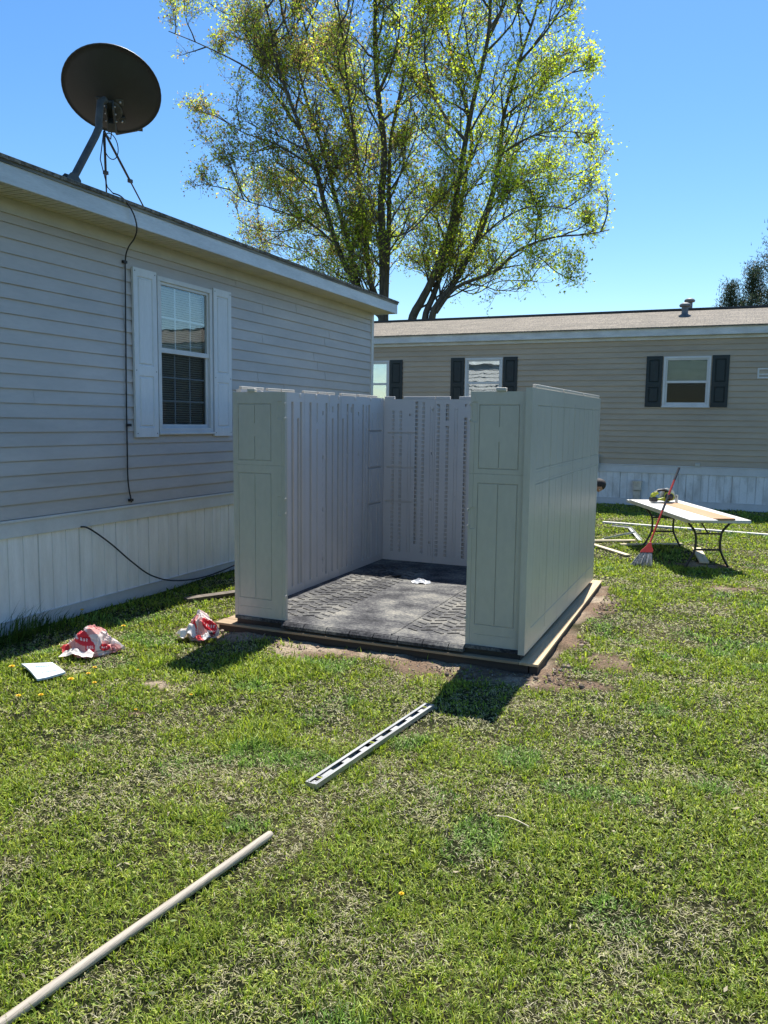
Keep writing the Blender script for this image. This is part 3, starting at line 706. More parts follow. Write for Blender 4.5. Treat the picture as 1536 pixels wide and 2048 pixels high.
def shed():
    s = empty('resin_shed', (-2.42, 6.8, .08), 'half-built sage-grey resin shed without roof or doors on a timber deck', 'shed')
    XL, XR, YF, YB = -3.615, -1.235, 5.30, 8.25; zb, zt = .098, 1.90
    # floor: two black panels with a tread pattern
    def floor_panel(x0, x1, seed):
        rs = random.Random(seed); m = MB(); tr = MB(); m.box((x0, YF + .005, .100), (x1, YB - .02, .122))
        for (cx, wd) in ((x0 + (x1 - x0) * .30, .42), ) if x1 - x0 < 1.3 else ((x0 + .42, .46),):
            yy = YF + .22
            while yy < YB - .35:
                for k in range(5):
                    xx = cx - wd / 2 + wd * k / 4; dirn = 1 if k % 2 else -1
                    ang = R_(28) * dirn
                    tr.obox((xx, yy + (0.03 if k % 2 else 0), .1235), (math.cos(ang), math.sin(ang), 0), (-math.sin(ang), math.cos(ang), 0), (0, 0, 1), .046, .009, .0045)
                yy += .105
        o = m.build('floor_panel', M['floor'], s); tr.build('tread_pattern', M['tread'], o); return o
    floor_panel(XL + .02, -2.235, 1); floor_panel(-2.228, XR - .02, 2)
    sk = MB(); sk.box((XL + .03, YF + .02, .0585), (XR - .03, YB - .03, .0995)); sk.build('floor_underside', M['black_plastic'], s)
    # raised bead between the floor panels
    bd = MB(); bd.tube([(-2.2315, YF + .02, .121), (-2.2315, YB - .06, .121)], .009, 8); bd.build('floor_seam', M['floor'], s)
    # front lip with notches
    fl = MB(); x = XL + .47
    while x < XR - .45:
        e = min(x + .19, XR - .43); fl.add([(x, YF - .035, .078), (e, YF - .035, .078), (e, YF - .035, .100), (x, YF - .035, .100), (x, YF - .012, .119), (e, YF - .012, .119), (e, YF + .004, .119), (x, YF + .004, .119), (x, YF + .004, .078), (e, YF + .004, .078)],
               [(0, 1, 2, 3), (3, 2, 5, 4), (4, 5, 6, 7), (7, 6, 9, 8), (8, 9, 1, 0), (0, 3, 4, 7, 8), (1, 9, 6, 5, 2)]); x = e + .006
    fl.build('threshold', M['floor'], s)
    g = .008
    def outline(a, b, c, d): return [(a, a + g, c, d, -.006), (b - g, b, c, d, -.006), (a, b, c, c + g, -.006), (a, b, d - g, d, -.006)]
    # outer faces of front panels (facing -y)
    TF = lambda u, v, w_: (u, YF + .03 - w_, v)
    def front_panel(x0, x1, mid, flip):
        fs = []
        a, b = x0 + (.045 if not flip else .062), x1 - (.125 if not flip else .085)
        fs += outline(a, b, 1.37, 1.812); fs += outline(a, b, .27, 1.275)
        fs += [(mid - g / 2, mid + g / 2, .275, 1.27, -.006), (mid - g / 2, mid + g / 2, 1.38, 1.56, -.006), (mid - g / 2, mid + g / 2, 1.66, 1.80, -.006)]
        fs += [(x0 + .004, x1 - .004, 1.335, 1.340, -.003), (a, b, .20, .205, -.003)]
        j = x1 - .07 if not flip else x0 + .012
        for (za, zc) in ((1.69, 1.83), (.95, 1.10)): fs += [(j, j + .04, za, zc, -.005)]
        fs += [(x0 + .03, x0 + .034, .12, 1.88, -.0025), (x1 - .034, x1 - .03, .12, 1.88, -.0025)]
        o = relief('front_panel', M['resin'], s, TF, x0, x1, zb, zt, fs, .028, base=.0, bev=.003)
        return o
    p1 = front_panel(XL + .002, XL + .475, -3.415, False); p2 = front_panel(XR - .435, XR - .002, -1.462, True)
    for (p, hx) in ((p1, XL + .474), (p2, XR - .436)):
        hg = MB()
        for (z0, z1) in ((1.69, 1.715), (1.80, 1.825), (.955, .98), (1.07, 1.095), (.30, .33)):
            hg.box((hx - .004, YF + .012, z0 + .004), (hx + .005, YF + .04, z1 - .004), .003)
        hg.each('hinge_tab', M['resin'], p)
        lip = MB(); cx = hx - .30 if p is p1 else hx + .215
        lip.box((cx - .035, YF + .02, zt + .0005), (cx + .035, YF + .06, zt + .026), .006); lip.build('top_tab', M['resin'], p)
    # right wall: three panels, outside relief facing +x, inside plain ribs
    TR = lambda u, v, w_: (XR + w_, u, v)
    def right_wall(y0, y1, first, last):
        fs = []; k = y0
        edges = [5.46, 5.935, 6.40, 6.865, 7.33, 7.79, 8.19]
        for a, b in zip(edges[:-1], edges[1:]):
            if a >= y0 - .02 and b <= y1 + .08:
                fs += outline(a + .012, b - .012, 1.37, 1.812); fs += outline(a + .012, b - .012, .25, 1.272)
                m_ = (a + b) / 2; fs += [(m_ - .005, m_ + .005, .26, 1.265, -.009), (m_ - .005, m_ + .005, 1.38, 1.80, -.009), (b - .007, b + .005, .15, 1.84, -.010), (m_ - .10, m_ - .095, .26, 1.265, -.002), (m_ + .10, m_ + .105, .26, 1.265, -.002)]
                fs += [(a + .015, b - .015, 1.285, 1.29, -.003), (a + .015, b - .015, 1.350, 1.355, -.003)]
        fs = [f for f in fs if f[0] > y0 + .001 and f[1] < y1 - .001]
        o = relief('side_panel', M['resin'], s, TR, y0, y1, zb, 1.925, fs, .045, bev=.003)
        lp = MB(); lp.box((XR - .035, y0 + (.14 if first else .02), 1.9255), (XR - .008, y1 - .03, 1.952), .004); lp.each('top_lip', M['resin'], o)
        return o
    right_wall(YF + .001, 6.396, 1, 0); right_wall(6.402, 7.326, 0, 0); right_wall(7.332, YB, 0, 1)
    ci = MB(); ci.box((XR - .085, YF + .085, .125), (XR - .046, YB - .055, 1.90)); ci.build('side_lining', M['resin_in'], s)
    # left wall: inside relief facing +x
    XI = XL + .045; TL = lambda u, v, w_: (XI + w_, u, v)
    k = .9754
    full = [6.342, 6.500, 6.680, 7.004, 7.258, 7.472, 7.602, 7.854, 8.006]
    partial = [6.232, 6.446, 7.137, 7.364]
    dashed = [6.93, 7.736]
    def left_wall(y0, y1):
        fs = []
        for y in full: fs.append((y * k - .021, y * k + .019, .19, 1.845, -.042))
        for y in full: fs.append((y * k + .021, y * k + .036, .19, 1.845, .007)); 
        for y in partial: fs.append((y * k - .018, y * k + .018, .19, 1.70, -.038))
        for y in [5.50, 5.66, 5.80, 5.95]: fs.append((y - .013, y + .013, .19, 1.80, -.02))
        for y in [6.566, 7.06, 7.30]: fs.append((y * k - .004, y * k + .004, .13, 1.88, -.012))
        for y in [6.81, 7.934]: fs.append((y * k - .011, y * k + .011, .19, 1.60, -.020)); fs.append((y * k - .011, y * k + .011, 1.66, 1.84, -.020))
        for y in dashed:
            z = .22
            while z < 1.78: fs.append((y * k - .006, y * k + .006, z, z + .05, -.010)); z += .075
            for z in (.35, .83, 1.33, 1.75): fs.append((y * k - .014, y * k + .014, z - .02, z + .02, -.028))
        for y in [6.232, 7.137, 7.56]: fs.append((y * k - .016, y * k + .016, 1.755, 1.815, -.02))
        for y in [8.088, 8.226, 8.30]:
            for (za, zc) in ((.19, .755), (.80, 1.145), (1.19, 1.535), (1.59, 1.76)): fs.append((y * k - .010, y * k + .010, za, zc, -.014))
        for z in (.778, 1.17, 1.565): fs.append((7.80, 8.16, z - .011, z + .011, -.020))
        fs = [f for f in fs if f[0] > y0 + .002 and f[1] < y1 - .002]
        o = relief('side_panel', M['resin_in'], s, TL, y0, y1, .1225, 1.925, fs, .045, bev=.005)
        lp = MB(); yy = y0 + .03
        for a, b in ((.03, .36), (.42, .62), (.64, .86)):
            a2, b2 = y0 + (y1 - y0) * a, y0 + (y1 - y0) * b; lp.box((XI - .042, a2, 1.9255), (XI - .012, b2, 1.948), .004)
        lp.each('top_lip', M['resin'], o)
        tb = MB()
        for f_ in (.30, .66, .93):
            yy = y0 + (y1 - y0) * f_; tb.box((XI - .004, yy - .011, 1.885), (XI + .008, yy + .011, 1.918), .003)
        for z in (.35, .83, 1.33, 1.75):
            for f_ in (.12, .55): yy = y0 + (y1 - y0) * f_; tb.box((XI - .002, yy - .006, z - .014), (XI + .006, yy + .006, z + .014), .002)
        tb.each('clip', M['resin_in'], o)
        return o
    left_wall(YF + .082, 6.395); left_wall(6.40, 7.14); left_wall(7.145, YB - .05)
    lo = MB(); lo.box((XL - .001, YF + .081, zb), (XI - .0455, YB, 1.90)); lo.build('outer_skin', M['resin'], s)
    # back wall: ladders of recessed cells, facing -y
    YI = YB - .05; TB = lambda u, v, w_: (u, YI - w_, v)
    def back_wall(x0, x1, cols, dots, hl, holes):
        fs = []
        for (x, z0, z1, gap) in cols:
            z = z0
            while z < z1 - .02:
                if not (gap and gap[0] < z < gap[1]): fs.append((x - .019, x + .019, z, z + .035, -.032))
                z += .0465
            fs += [(x - .0205, x - .0175, z0, z1 if not gap else gap[0], .003), (x + .0175, x + .0205, z0, z1 if not gap else gap[0], .003)]
        for (x, z0, z1) in dots:
            fs += [(x - .018, x - .0145, z0, z1, -.005), (x + .0145, x + .018, z0, z1, -.005)]
            z = z0 + .02
            while z < z1: fs.append((x - .004, x + .004, z, z + .008, -.008)); z += .0465
        for (a, b, z) in hl: fs.append((a, b, z - .009, z + .009, -.016))
        for (x, z) in holes: fs.append((x - .012, x + .012, z - .014, z + .014, -.022))
        fs = [f for f in fs if f[0] > x0 + .002 and f[1] < x1 - .002]
        return relief('back_panel', M['resin_in'], s, TB, x0, x1, .1225, 1.915, fs, .045, bev=.0012)
    C1 = [(-3.461, .22, 1.80, None), (-3.371, .22, 1.80, None), (-3.18, .32, 1.895, None), (-3.105, .22, 1.895, None)]
    b1 = back_wall(XI + .002, -2.969, C1, [(-3.26, .22, 1.57), (-3.005, .2, 1.84)], [(-3.52, -3.19, 1.545), (-3.53, -3.20, 1.165), (-3.54, -3.21, .785)], [(-3.255, 1.745), (-2.99, 1.80), (-2.995, 1.33), (-3.0, .83), (-3.005, .35)])
    C2 = [(-2.93, .2, 1.85, None), (-2.826, .2, 1.85, (1.62, 1.665)), (-2.62, .2, 1.74, None), (-2.53, .2, 1.85, None), (-2.44, .2, 1.85, None)]
    b2 = back_wall(-2.966, -2.13, C2, [(-2.726, .2, 1.82), (-2.3, .2, 1.82)], [], [(-2.62, 1.85), (-2.25, 1.8), (-2.25, 1.0)])
    C3 = [(x, .2, 1.85, None) for x in (-2.02, -1.92, -1.72, -1.62, -1.45)]
    b3 = back_wall(-2.127, XR - .087, C3, [(-1.82, .2, 1.82)], [], [(-2.05, 1.3), (-1.53, 1.5)])
    for (b, segs) in ((b1, ((-3.565, -3.445), (-3.34, -2.972))), (b2, ((-2.963, -2.80), (-2.70, -2.30), (-2.22, -2.133))), (b3, ((-2.123, -1.9), (-1.8, -1.33)))):
        lp = MB()
        for a, c in segs: lp.box((a, YI + .003, 1.9155), (c, YI + .030, 1.945), .004)
        lp.each('top_lip', M['resin_in'], b)
    bo = MB(); bo.box((XL, YB - .0045, zb), (XR - .0455, YB + .012, 1.90)); bo.build('back_skin', M['resin'], s)
shed()

# things on the shed floor
def screwdriver():
    t = empty('screwdriver', (-3.04, 7.27, .128), 'small black screwdriver lying on the shed floor', 'screwdriver')
    a = Vector((-3.10, 7.20, .139)); b = Vector((-2.985, 7.33, .139)); d = (b - a).normalized()
    h = MB(); h.tube([b, b - d * .01, b - d * .05, b - d * .085, b - d * .095], [.009, .014, .015, .012, .007], 10); h.build('handle', M['black_plastic'], t)
    q = MB(); q.tube([b - d * .09, b - d * .19], .0035, 8); q.build('shaft', M['cable'], t)
screwdriver()
def crumple(name, cx, cy, z0, sx, sy, h, seed, m, n=26, ang=0, parent=None, cols=None, holes=0):
    u, v = np.meshgrid(np.linspace(-1, 1, n), np.linspace(-1, 1, n), indexing='ij')
    rag = 1 + (vnoise(np.arctan2(v, u) * 1.6 + 9, 0 * u, seed) - .5) * .5
    rr = np.random.default_rng(seed); W = np.zeros_like(u)
    for i in range(14):
        a = rr.random() * 6.28; o = rr.uniform(-.9, .9); dd = np.abs(u * math.cos(a) + v * math.sin(a) - o)
        W += rr.uniform(.15, .5) * np.clip(1 - dd * 3.5, 0, 1)
    W = W / W.max() * (1 - .6 * np.clip(np.hypot(u, v) - .3, 0, 1))
    X = u * sx * rag; Y = v * sy * rag; c, s = math.cos(ang), math.sin(ang)
    V = np.stack([cx + X * c - Y * s, cy + X * s + Y * c, z0 + W * h], -1).reshape(-1, 3)
    idx = np.arange(n * n).reshape(n, n); F = np.stack([idx[:-1, :-1].ravel(), idx[1:, :-1].ravel(), idx[1:, 1:].ravel(), idx[:-1, 1:].ravel()], 1)
    return big_mesh(name, V, F, m, parent, cols)
o = crumple('plastic_film', -2.69, 7.16, .126, .085, .065, .045, 4, M['film'], ang=.5); tag(o, 'crumpled clear plastic film lying on the shed floor', 'plastic film')

# ------------------------------------------------------------------ satellite dish
def dish():
    t = empty('satellite_dish', (-4.80, 4.94, 3.50), 'large charcoal satellite dish seen from behind on the eave of the grey home', 'satellite dish')
    nrm = Vector((-.325, .435, .84)).normalized(); c = Vector((-4.80, 5.409, 4.334))
    up = (Vector((0, 0, 1)) - nrm * nrm.z).normalized(); rt = up.cross(nrm) * -1
    mb = MB(); n = 48; rings = 10; ru, rv = .381, .397; vs = []; fs = []
    for side in (0, 1):
        for i in range(rings + 1):
            q = i / rings
            for j in range(n):
                a = 2 * math.pi * j / n
                p = c + rt * (math.cos(a) * ru * q) + up * (math.sin(a) * rv * q) + nrm * (-.075 * (1 - q * q) + (.006 if side else 0))
                vs.append(p)
    K = (rings + 1) * n
    for side in (0, 1):
        for i in range(rings):
            for j in range(n):
                f = [side * K + i * n + j, side * K + i * n + (j + 1) % n, side * K + (i + 1) * n + (j + 1) % n, side * K + (i + 1) * n + j]
                fs.append(f if side else f[::-1])
    for j in range(n): fs.append([rings * n + j, rings * n + (j + 1) % n, K + rings * n + (j + 1) % n, K + rings * n + j])
    mb.add(vs, fs, True); r = mb.build('reflector', M['dish'], t, recalc=False)
    rim = MB(); rim.tube([c + rt * (math.cos(a) * ru) + up * (math.sin(a) * rv) + nrm * .002 for a in np.linspace(0, 2 * math.pi, 49)], .007, 6, cap=False); rim.build('rim', M['dish'], r)
    # bracket behind, slightly below centre
    bc = c - up * .13 - nrm * .075 - rt * .02
    br = MB()
    br.lathe([(.01, -.01), (.085, -.01), (.095, .0), (.085, .012), (.01, .012)], bc, 20, nrm)
    for s1 in (-1, 1):
        for s2 in (-1, 1): br.obox(bc + rt * s1 * .078 + up * s2 * .085 + nrm * .012, rt, up, nrm, .028, .028, .012)
    br.obox(bc - nrm * .05 + rt * .028, rt, up, nrm, .006, .10, .05); br.obox(bc - nrm * .05 - rt * .028, rt, up, nrm, .006, .10, .05)
    br.obox(bc - nrm * .06 - up * .09, rt, up, nrm, .034, .045, .035)
    bo = br.build('bracket', M['dish_metal'], t, bevel=.003)
    bl = MB()
    for s1 in (-1, 1):
        for s2 in (-1, 1): bl.lathe([(.009, 0), (.009, .012), (.004, .014)], bc + rt * s1 * .082 + up * s2 * .09, 8, -nrm)
        for k in range(3): bl.lathe([(.007, 0), (.007, .01), (.003, .012)], bc + rt * s1 * .034 - nrm * (.04) + up * (-.07 + .07 * k), 8, rt * s1)
    bl.each('bolt', M['bolt'], bo)
    foot = Vector((-4.82, 4.95, 3.50)); bend = Vector((-4.80, 5.235, 3.965)); top = Vector((-4.80, 5.272, 4.20))
    ms = MB(); ms.tube([foot, foot.lerp(bend, .5), bend - (bend - foot).normalized() * .05, bend + Vector((0, .012, .03)), bend.lerp(top, .35), top, top + Vector((0, .05, .03))], .029, 14); ms.build('mast', M['dish_metal'], t)
    fp = MB(); fp.obox((foot.x, foot.y, 3.475), (1, 0, .0), (0, 1, 0), (0, 0, 1), .07, .10, .006)
    for s_ in (-1, 1):
        fp.prism([(-.075, 0), (.075, 0), (.068, .05), (.03, .085), (-.03, .085), (-.068, .05)], s_ * .032 - .003, s_ * .032 + .003, lambda a, b, h_: (foot.x + h_, foot.y + a, 3.478 + b))
    fp.build('foot', M['dish_metal'], t)
    j = bend + Vector((.0, .07, .02))
    for (b_, q) in ((Vector((-5.08, 6.12, 3.585)), .6), (Vector((-5.12, 5.665, 3.60)), .62)):
        st = MB(); st.tube([j, j.lerp(b_, q)], .010, 8); st.tube([j.lerp(b_, q - .03), b_], .0065, 8); so = st.build('strut', M['black_plastic'], t)
        cl = MB(); cc = j.lerp(b_, q); cl.obox(cc, (1, 0, 0), (0, 1, 0), (0, 0, 1), .013, .02, .014); cl.build('clamp', M['dish_metal'], so)
    # feed arm and receiver peeping out below right
    fa = MB(); tip = c + rt * .16 - up * .47 + nrm * .14
    fa.tube([bc - up * .1, c - up * .41 + nrm * .0, tip], [.014, .013, .012], 8); fa.build('feed_arm', M['dish_metal'], t)
    ln = MB(); ln.obox(tip + up * .03, rt, up, nrm, .05, .02, .025); ln.lathe([(.03, 0), (.035, .05), (.02, .06)], tip + up * .05, 12, -nrm + up * .5); ln.build('receiver', M['dish_metal'], t)
    cb = MB(); k = bc - up * .12 - nrm * .05
    pts = []
    for i in range(26):
        a = i / 25 * math.pi * 2 - math.pi / 2
        pts.append(Vector((-4.82, 5.40 + .085 * math.cos(a + math.pi), 3.90 + .10 * math.sin(a + math.pi) * -1 - .0)))
    cb.tube(pts, .004, 6, cap=False)
    cb.tube([k, k + Vector((0, -.02, -.1)), bend + Vector((.03, .03, .0)), Vector((-4.79, 5.24, 3.75)), Vector((-4.78, 5.30, 3.55)), Vector((-4.76, 5.34, 3.51))], .0042, 6)
    cb.build('coil', M['cable'], t)
dish()

def spline(pts, n=8):
    pts = [Vector(p) for p in pts]; out = []
    for i in range(len(pts) - 1):
        p0 = pts[max(i - 1, 0)]; p1 = pts[i]; p2 = pts[i + 1]; p3 = pts[min(i + 2, len(pts) - 1)]
        for k in range(n):
            t = k / n; out.append(.5 * ((2 * p1) + (p2 - p0) * t + (2 * p0 - 5 * p1 + 4 * p2 - p3) * t * t + (3 * p1 - p0 - 3 * p2 + p3) * t ** 3))
    return out + [pts[-1]]
def cables():
    c = MB(); c.tube(spline([(-4.76, 5.34, 3.51), (-4.728, 5.40, 3.495), (-4.71, 5.47, 3.44), (-4.70, 5.525, 3.36), (-4.705, 5.555, 3.27), (-4.79, 5.62, 3.21), (-4.95, 5.73, 3.17), (-5.065, 5.82, 3.10), (-5.075, 5.822, 2.9), (-5.08, 5.812, 2.3), (-5.08, 5.80, 1.8), (-5.08, 5.795, 1.4), (-5.076, 5.79, 1.1), (-5.076, 5.83, .91)]), .0062, 8)
    for z in (3.07, 1.62, .93): c.box((-5.092, 5.80, z - .012), (-5.066, 5.845, z + .012))
    o = c.build('cable', M['cable'], None); tag(o, 'black coaxial cable running from the satellite dish down the grey siding', 'cable')
    c = MB(); c.tube(spline([(-5.09, 5.20, .755), (-5.05, 5.26, .735), (-5.045, 5.50, .575), (-5.04, 5.78, .355), (-5.04, 6.04, .185), (-5.03, 6.37, .075), (-5.0, 6.82, .035), (-4.9, 7.25, .10), (-4.8, 7.6, .2), (-4.75, 7.9, .22)]), .007, 8)
    o = c.build('cable', M['cable'], None); tag(o, 'black cable sagging across the white skirting', 'cable')
cables()

# ------------------------------------------------------------------ tools and litter on the lawn
def level():
    a = Vector((-1.700, 3.105, 0)); b = Vector((-1.580, 4.365, 0)); a.z = gz1(a.x, a.y) + .022; b.z = gz1(b.x, b.y) + .022
    t = empty('spirit_level', a, 'long aluminium spirit level lying flat on the lawn', 'spirit level')
    u = (b - a).normalized(); v = Vector((0, 0, 1)).cross(u).normalized() * -1; n = u.cross(v) * -1
    n = Vector((0, 0, 1)); L = (b - a).length; P = lambda s_, r_, h_: a + u * s_ + v * r_ + n * h_
    f = MB(); hw = .027
    for s_ in (-1, 1):
        f.obox(P(L / 2, s_ * hw, 0), u, v, n, L / 2, .0035, .0125)
        for h_ in (-1, 1): f.obox(P(L / 2, s_ * (hw - .008), h_ * .0115), u, v, n, L / 2, .0045, .0012)
    holes = [(.05, .10), (.19, .29), (.35, .46), (.52, .63), (.69, .79), (.86, .97), (1.03, 1.13), (1.18, 1.235)]
    p = .006
    for h0, h1 in holes + [(L - .004, L)]:
        f.obox(P((p + h0) / 2, 0, 0), u, v, n, (h0 - p) / 2, hw - .0035, .0035); p = h1
    f.obox(P(.003, 0, 0), u, v, n, .003, hw - .0036, .0115); f.obox(P(L - .003, 0, 0), u, v, n, .003, hw - .0036, .0115)
    f.build('frame', M['metal'], t)
    for s_ in (.075, .575, 1.205):
        vh = MB(); vh.obox(P(s_, 0, 0), u, v, n, .020 if s_ > .1 else .018, .020, .007); vo = vh.build('vial_holder', M['black_plastic'], t)
        vi = MB(); vi.tube([P(s_ - .0, -.017, .0075), P(s_, .017, .0075)], .0045, 8); vi.build('vial', M['saw_green'], vo)
level()
def stick():
    a = Vector((-1.822, 1.20, 0)); b = Vector((-1.641, 2.665, 0)); a.z = gz1(a.x, a.y) + .028; b.z = gz1(b.x, b.y) + .028; d = (b - a).normalized()
    pts = [a.lerp(b, k / 20) + Vector((math.sin(k * .5) * .0015, 0, 0)) for k in range(20)]
    m = MB(); m.tube(pts + [b - d * .012, b - d * .004, b], [.0165] * 20 + [.0155, .0115, .005], 20)
    mt = mat('bare_ash_handle', (.42, .375, .30), .65, col2=(.29, .25, .20), scale=1.0, stretch=(40, 2, 40), bump=.2, bscale=5, fine=.15)
    o = m.build('wooden_pole', mt, None); tag(o, 'round bare wooden pole lying in the near grass', 'pole')
stick()
def twig():
    m = MB(); m.tube([(-.845, 3.175, .03), (-.79, 3.178, .036), (-.74, 3.165, .034), (-.69, 3.150, .028)], [.001, .0028, .0032, .002], 6)
    o = m.build('twig', M['pale_wood'], None); tag(o, 'thin pale twig lying in the grass right of the spirit level', 'twig')
twig()

def sack(name, label, c, r, ang, seed, patches, flaps):
    rr = np.random.default_rng(seed)
    t = empty(name, (c[0], c[1], gz1(c[0], c[1])), label, 'cement bag', 'empty cement bags thrown on the lawn')
    bm = bmesh.new(); bmesh.ops.create_icosphere(bm, subdivisions=6, radius=1); bm.verts.index_update()
    D = np.array([v.co[:] for v in bm.verts]); F = np.array([[v.index for v in f.verts] for f in bm.faces]); bm.free()
    nn = rr.normal(size=(46, 3)); nn /= np.linalg.norm(nn, axis=1)[:, None]; dd = rr.uniform(.72, 1.0, 46)
    q = D @ nn.T; rad = np.min(np.where(q > .15, dd / np.maximum(q, .15), 9), 1); rad = np.minimum(rad, 1.25)
    # creases
    for i in range(22):
        ax = rr.normal(size=3); ax /= np.linalg.norm(ax); o_ = rr.uniform(-.7, .7); w_ = rr.uniform(.03, .09); h_ = rr.uniform(-.16, .10)
        rad += h_ * np.clip(1 - np.abs(D @ ax - o_) / w_, 0, 1) * (vnoise(D[:, 0] * 3 + i, D[:, 1] * 3, seed) > .45)
    taper = 1 - .50 * np.clip(D[:, 0], -.3, 1)           # narrow tail at +x
    V = D * rad[:, None] * np.array(r); V[:, 1] *= taper; V[:, 2] *= taper
    V[:, 2] = np.where(V[:, 2] < 0, V[:, 2] * .25, V[:, 2]) + .03
    white = np.array([.66, .56, .53]); col = np.tile(white, (len(V), 1)) * (.92 + .16 * vnoise(V[:, 0] * 60, V[:, 1] * 60 + V[:, 2] * 40, 3))[:, None]
    pk = (vnoise(V[:, 0] * 14 + 5, V[:, 1] * 14 + V[:, 2] * 9, seed + 5) > .50); col[pk] = col[pk] * [1.0, .55, .52]
    for (px, py, pz, sx, sy, cc) in patches:              # printed ovals and bars in the bag's own surface
        q = ((D[:, 0] - px) / sx) ** 2 + ((D[:, 2] - pz) / sy) ** 2; k = (q < 1) & (D[:, 1] * py > -.2)
        col[k] = cc
        if cc[0] > .3:
            lt = k & (np.sin(D[:, 0] * 60 / max(sx, .1) * .3) > .2) & (np.abs((D[:, 2] - pz) / sy) < .22) & (np.abs((D[:, 0] - px) / sx) < .7); col[lt] = [.8, .72, .70]
    ln = (np.abs(D[:, 2] - .12 - .05 * np.sin(D[:, 0] * 7)) < .015); col[ln] = [.06, .05, .05]
    tx = (D[:, 2] > -.05) & (D[:, 2] < .09) & (np.sin(D[:, 2] * 120) > .2) & (np.sin(D[:, 0] * 150) > -.2) & (D[:, 0] > -.35) & (D[:, 0] < .1); col[tx] = [.14, .12, .12]
    cs, sn = math.cos(ang), math.sin(ang); X = V[:, 0] * cs - V[:, 1] * sn + c[0]; Y = V[:, 0] * sn + V[:, 1] * cs + c[1]
    Vw = np.stack([X, Y, V[:, 2] + gz1(c[0], c[1])], 1)
    big_mesh('body', Vw, F, M['col_flat'], t, col, False)
    for i, (fx, fy, sx, sy, h_, fa) in enumerate(flaps):
        n = 22; cc = np.tile(np.array([.74, .68, .63]), (n * n, 1)); cc *= (.85 + .3 * rr.random((n * n, 1)))
        if i % 2: cc[: n * 7] = [.50, .03, .035]
        crumple('torn_flap', c[0] + fx, c[1] + fy, gz1(c[0], c[1]) + .035, sx, sy, h_, seed + 20 + i, M['col_flat'], n, fa, t, cc)
    return t
RED = (.60, .022, .035); DK = (.12, .02, .03)
sack('cement_bag', 'crumpled red and white paper bag tapering to the right, nearest the booklet', (-4.16, 4.36, 0), (.21, .135, .19), .62, 11,
     [(-.42, -1, .62, .30, .22, RED), (-.15, -1, .34, .20, .30, RED), (.42, -1, .34, .20, .22, RED), (-.35, -1, .02, .18, .12, RED), (-.72, -1, .05, .12, .16, RED), (.72, -1, .25, .06, .3, DK)],
     [(-.03, -.13, .10, .07, .07, .4), (-.16, -.07, .07, .06, .10, 1.0)])
sack('cement_bag', 'crumpled red and white paper bag beside the left corner of the shed', (-3.69, 5.03, 0), (.14, .13, .20), .5, 23,
     [(.35, -1, .62, .42, .26, RED), (-.55, -1, .35, .14, .36, RED), (.45, -1, .0, .30, .24, DK), (.35, -1, .22, .25, .06, (.05, .03, .03)), (.7, -1, .35, .14, .2, RED)],
     [(-.03, -.10, .12, .07, .12, .5), (.06, -.12, .06, .05, .07, 1.3)])

def booklet():
    t = empty('booklet', (-4.14, 3.83, gz1(-4.14, 3.83)), 'white instruction booklet lying open-cornered on the grass beside the crumpled bag', 'booklet')
    z = gz1(-4.14, 3.83) + .035
    A, B, C, D = [Vector(p) for p in ((-4.355, 3.845, z), (-4.205, 4.005, z), (-3.935, 3.855, z), (-4.02, 3.685, z))]
    A = Vector((-4.345, 3.86, z)); B = Vector((-4.19, 3.98, z)); C = Vector((-3.93, 3.84, z)); D = Vector((-4.02, 3.69, z))
    def sheet(name, m, zo, th, par):
        n = 14; P = []
        for i in range(n):
            for j in range(n):
                s_, r_ = i / (n - 1), j / (n - 1); p = A.lerp(B, s_).lerp(D.lerp(C, s_), r_)
                p = p + Vector((0, 0, zo + .014 * math.sin(r_ * 3.0 + .4) * (1 - .5 * s_) + .022 * max(0, s_ + r_ - 1.3) ** 1.2)); P.append(p)
        F = [(i * n + j, i * n + j + 1, (i + 1) * n + j + 1, (i + 1) * n + j) for i in range(n - 1) for j in range(n - 1)]
        mb = MB(); mb.add(P, F, True); mb.add([p - Vector((0, 0, th)) for p in P], F, True)
        ring = [i * n for i in range(n)] + [(n - 1) * n + j for j in range(1, n)] + [i * n + n - 1 for i in range(n - 2, -1, -1)] + [j for j in range(n - 2, 0, -1)]
        vs = [P[i] for i in ring] + [P[i] - Vector((0, 0, th)) for i in ring]; k = len(ring)
        mb.add(vs, [(i, (i + 1) % k, (i + 1) % k + k, i + k) for i in range(k)])
        return mb.build(name, m, par)
    sheet('pages', M['paper'], -.003, .010, t); co = sheet('cover', M['paper'], .0, .0015, t)
    ink = MB()
    rr = random.Random(5)
    for row, (r0, h_) in enumerate(((.30, .10), (.47, .012), (.53, .012), (.60, .012), (.70, .05))):
        s_ = .30
        while s_ < .78:
            wd = rr.uniform(.03, .07) if h_ > .04 else rr.uniform(.02, .10)
            pts = []
            for (a_, b_) in ((s_, r0), (s_ + wd, r0), (s_ + wd, r0 + h_), (s_, r0 + h_)):
                p = A.lerp(B, a_).lerp(D.lerp(C, a_), b_) + Vector((0, 0, .0012 + .014 * math.sin(b_ * 3.0 + .4) * (1 - .5 * a_) + .022 * max(0, a_ + b_ - 1.3) ** 1.2)); pts.append(p)
            ink.add(pts, [(0, 1, 2, 3)]); s_ += wd + .02
    ink.build('print', mat('pale_blue_print', (.20, .32, .46), .6, var=.05), co, recalc=False)
booklet()

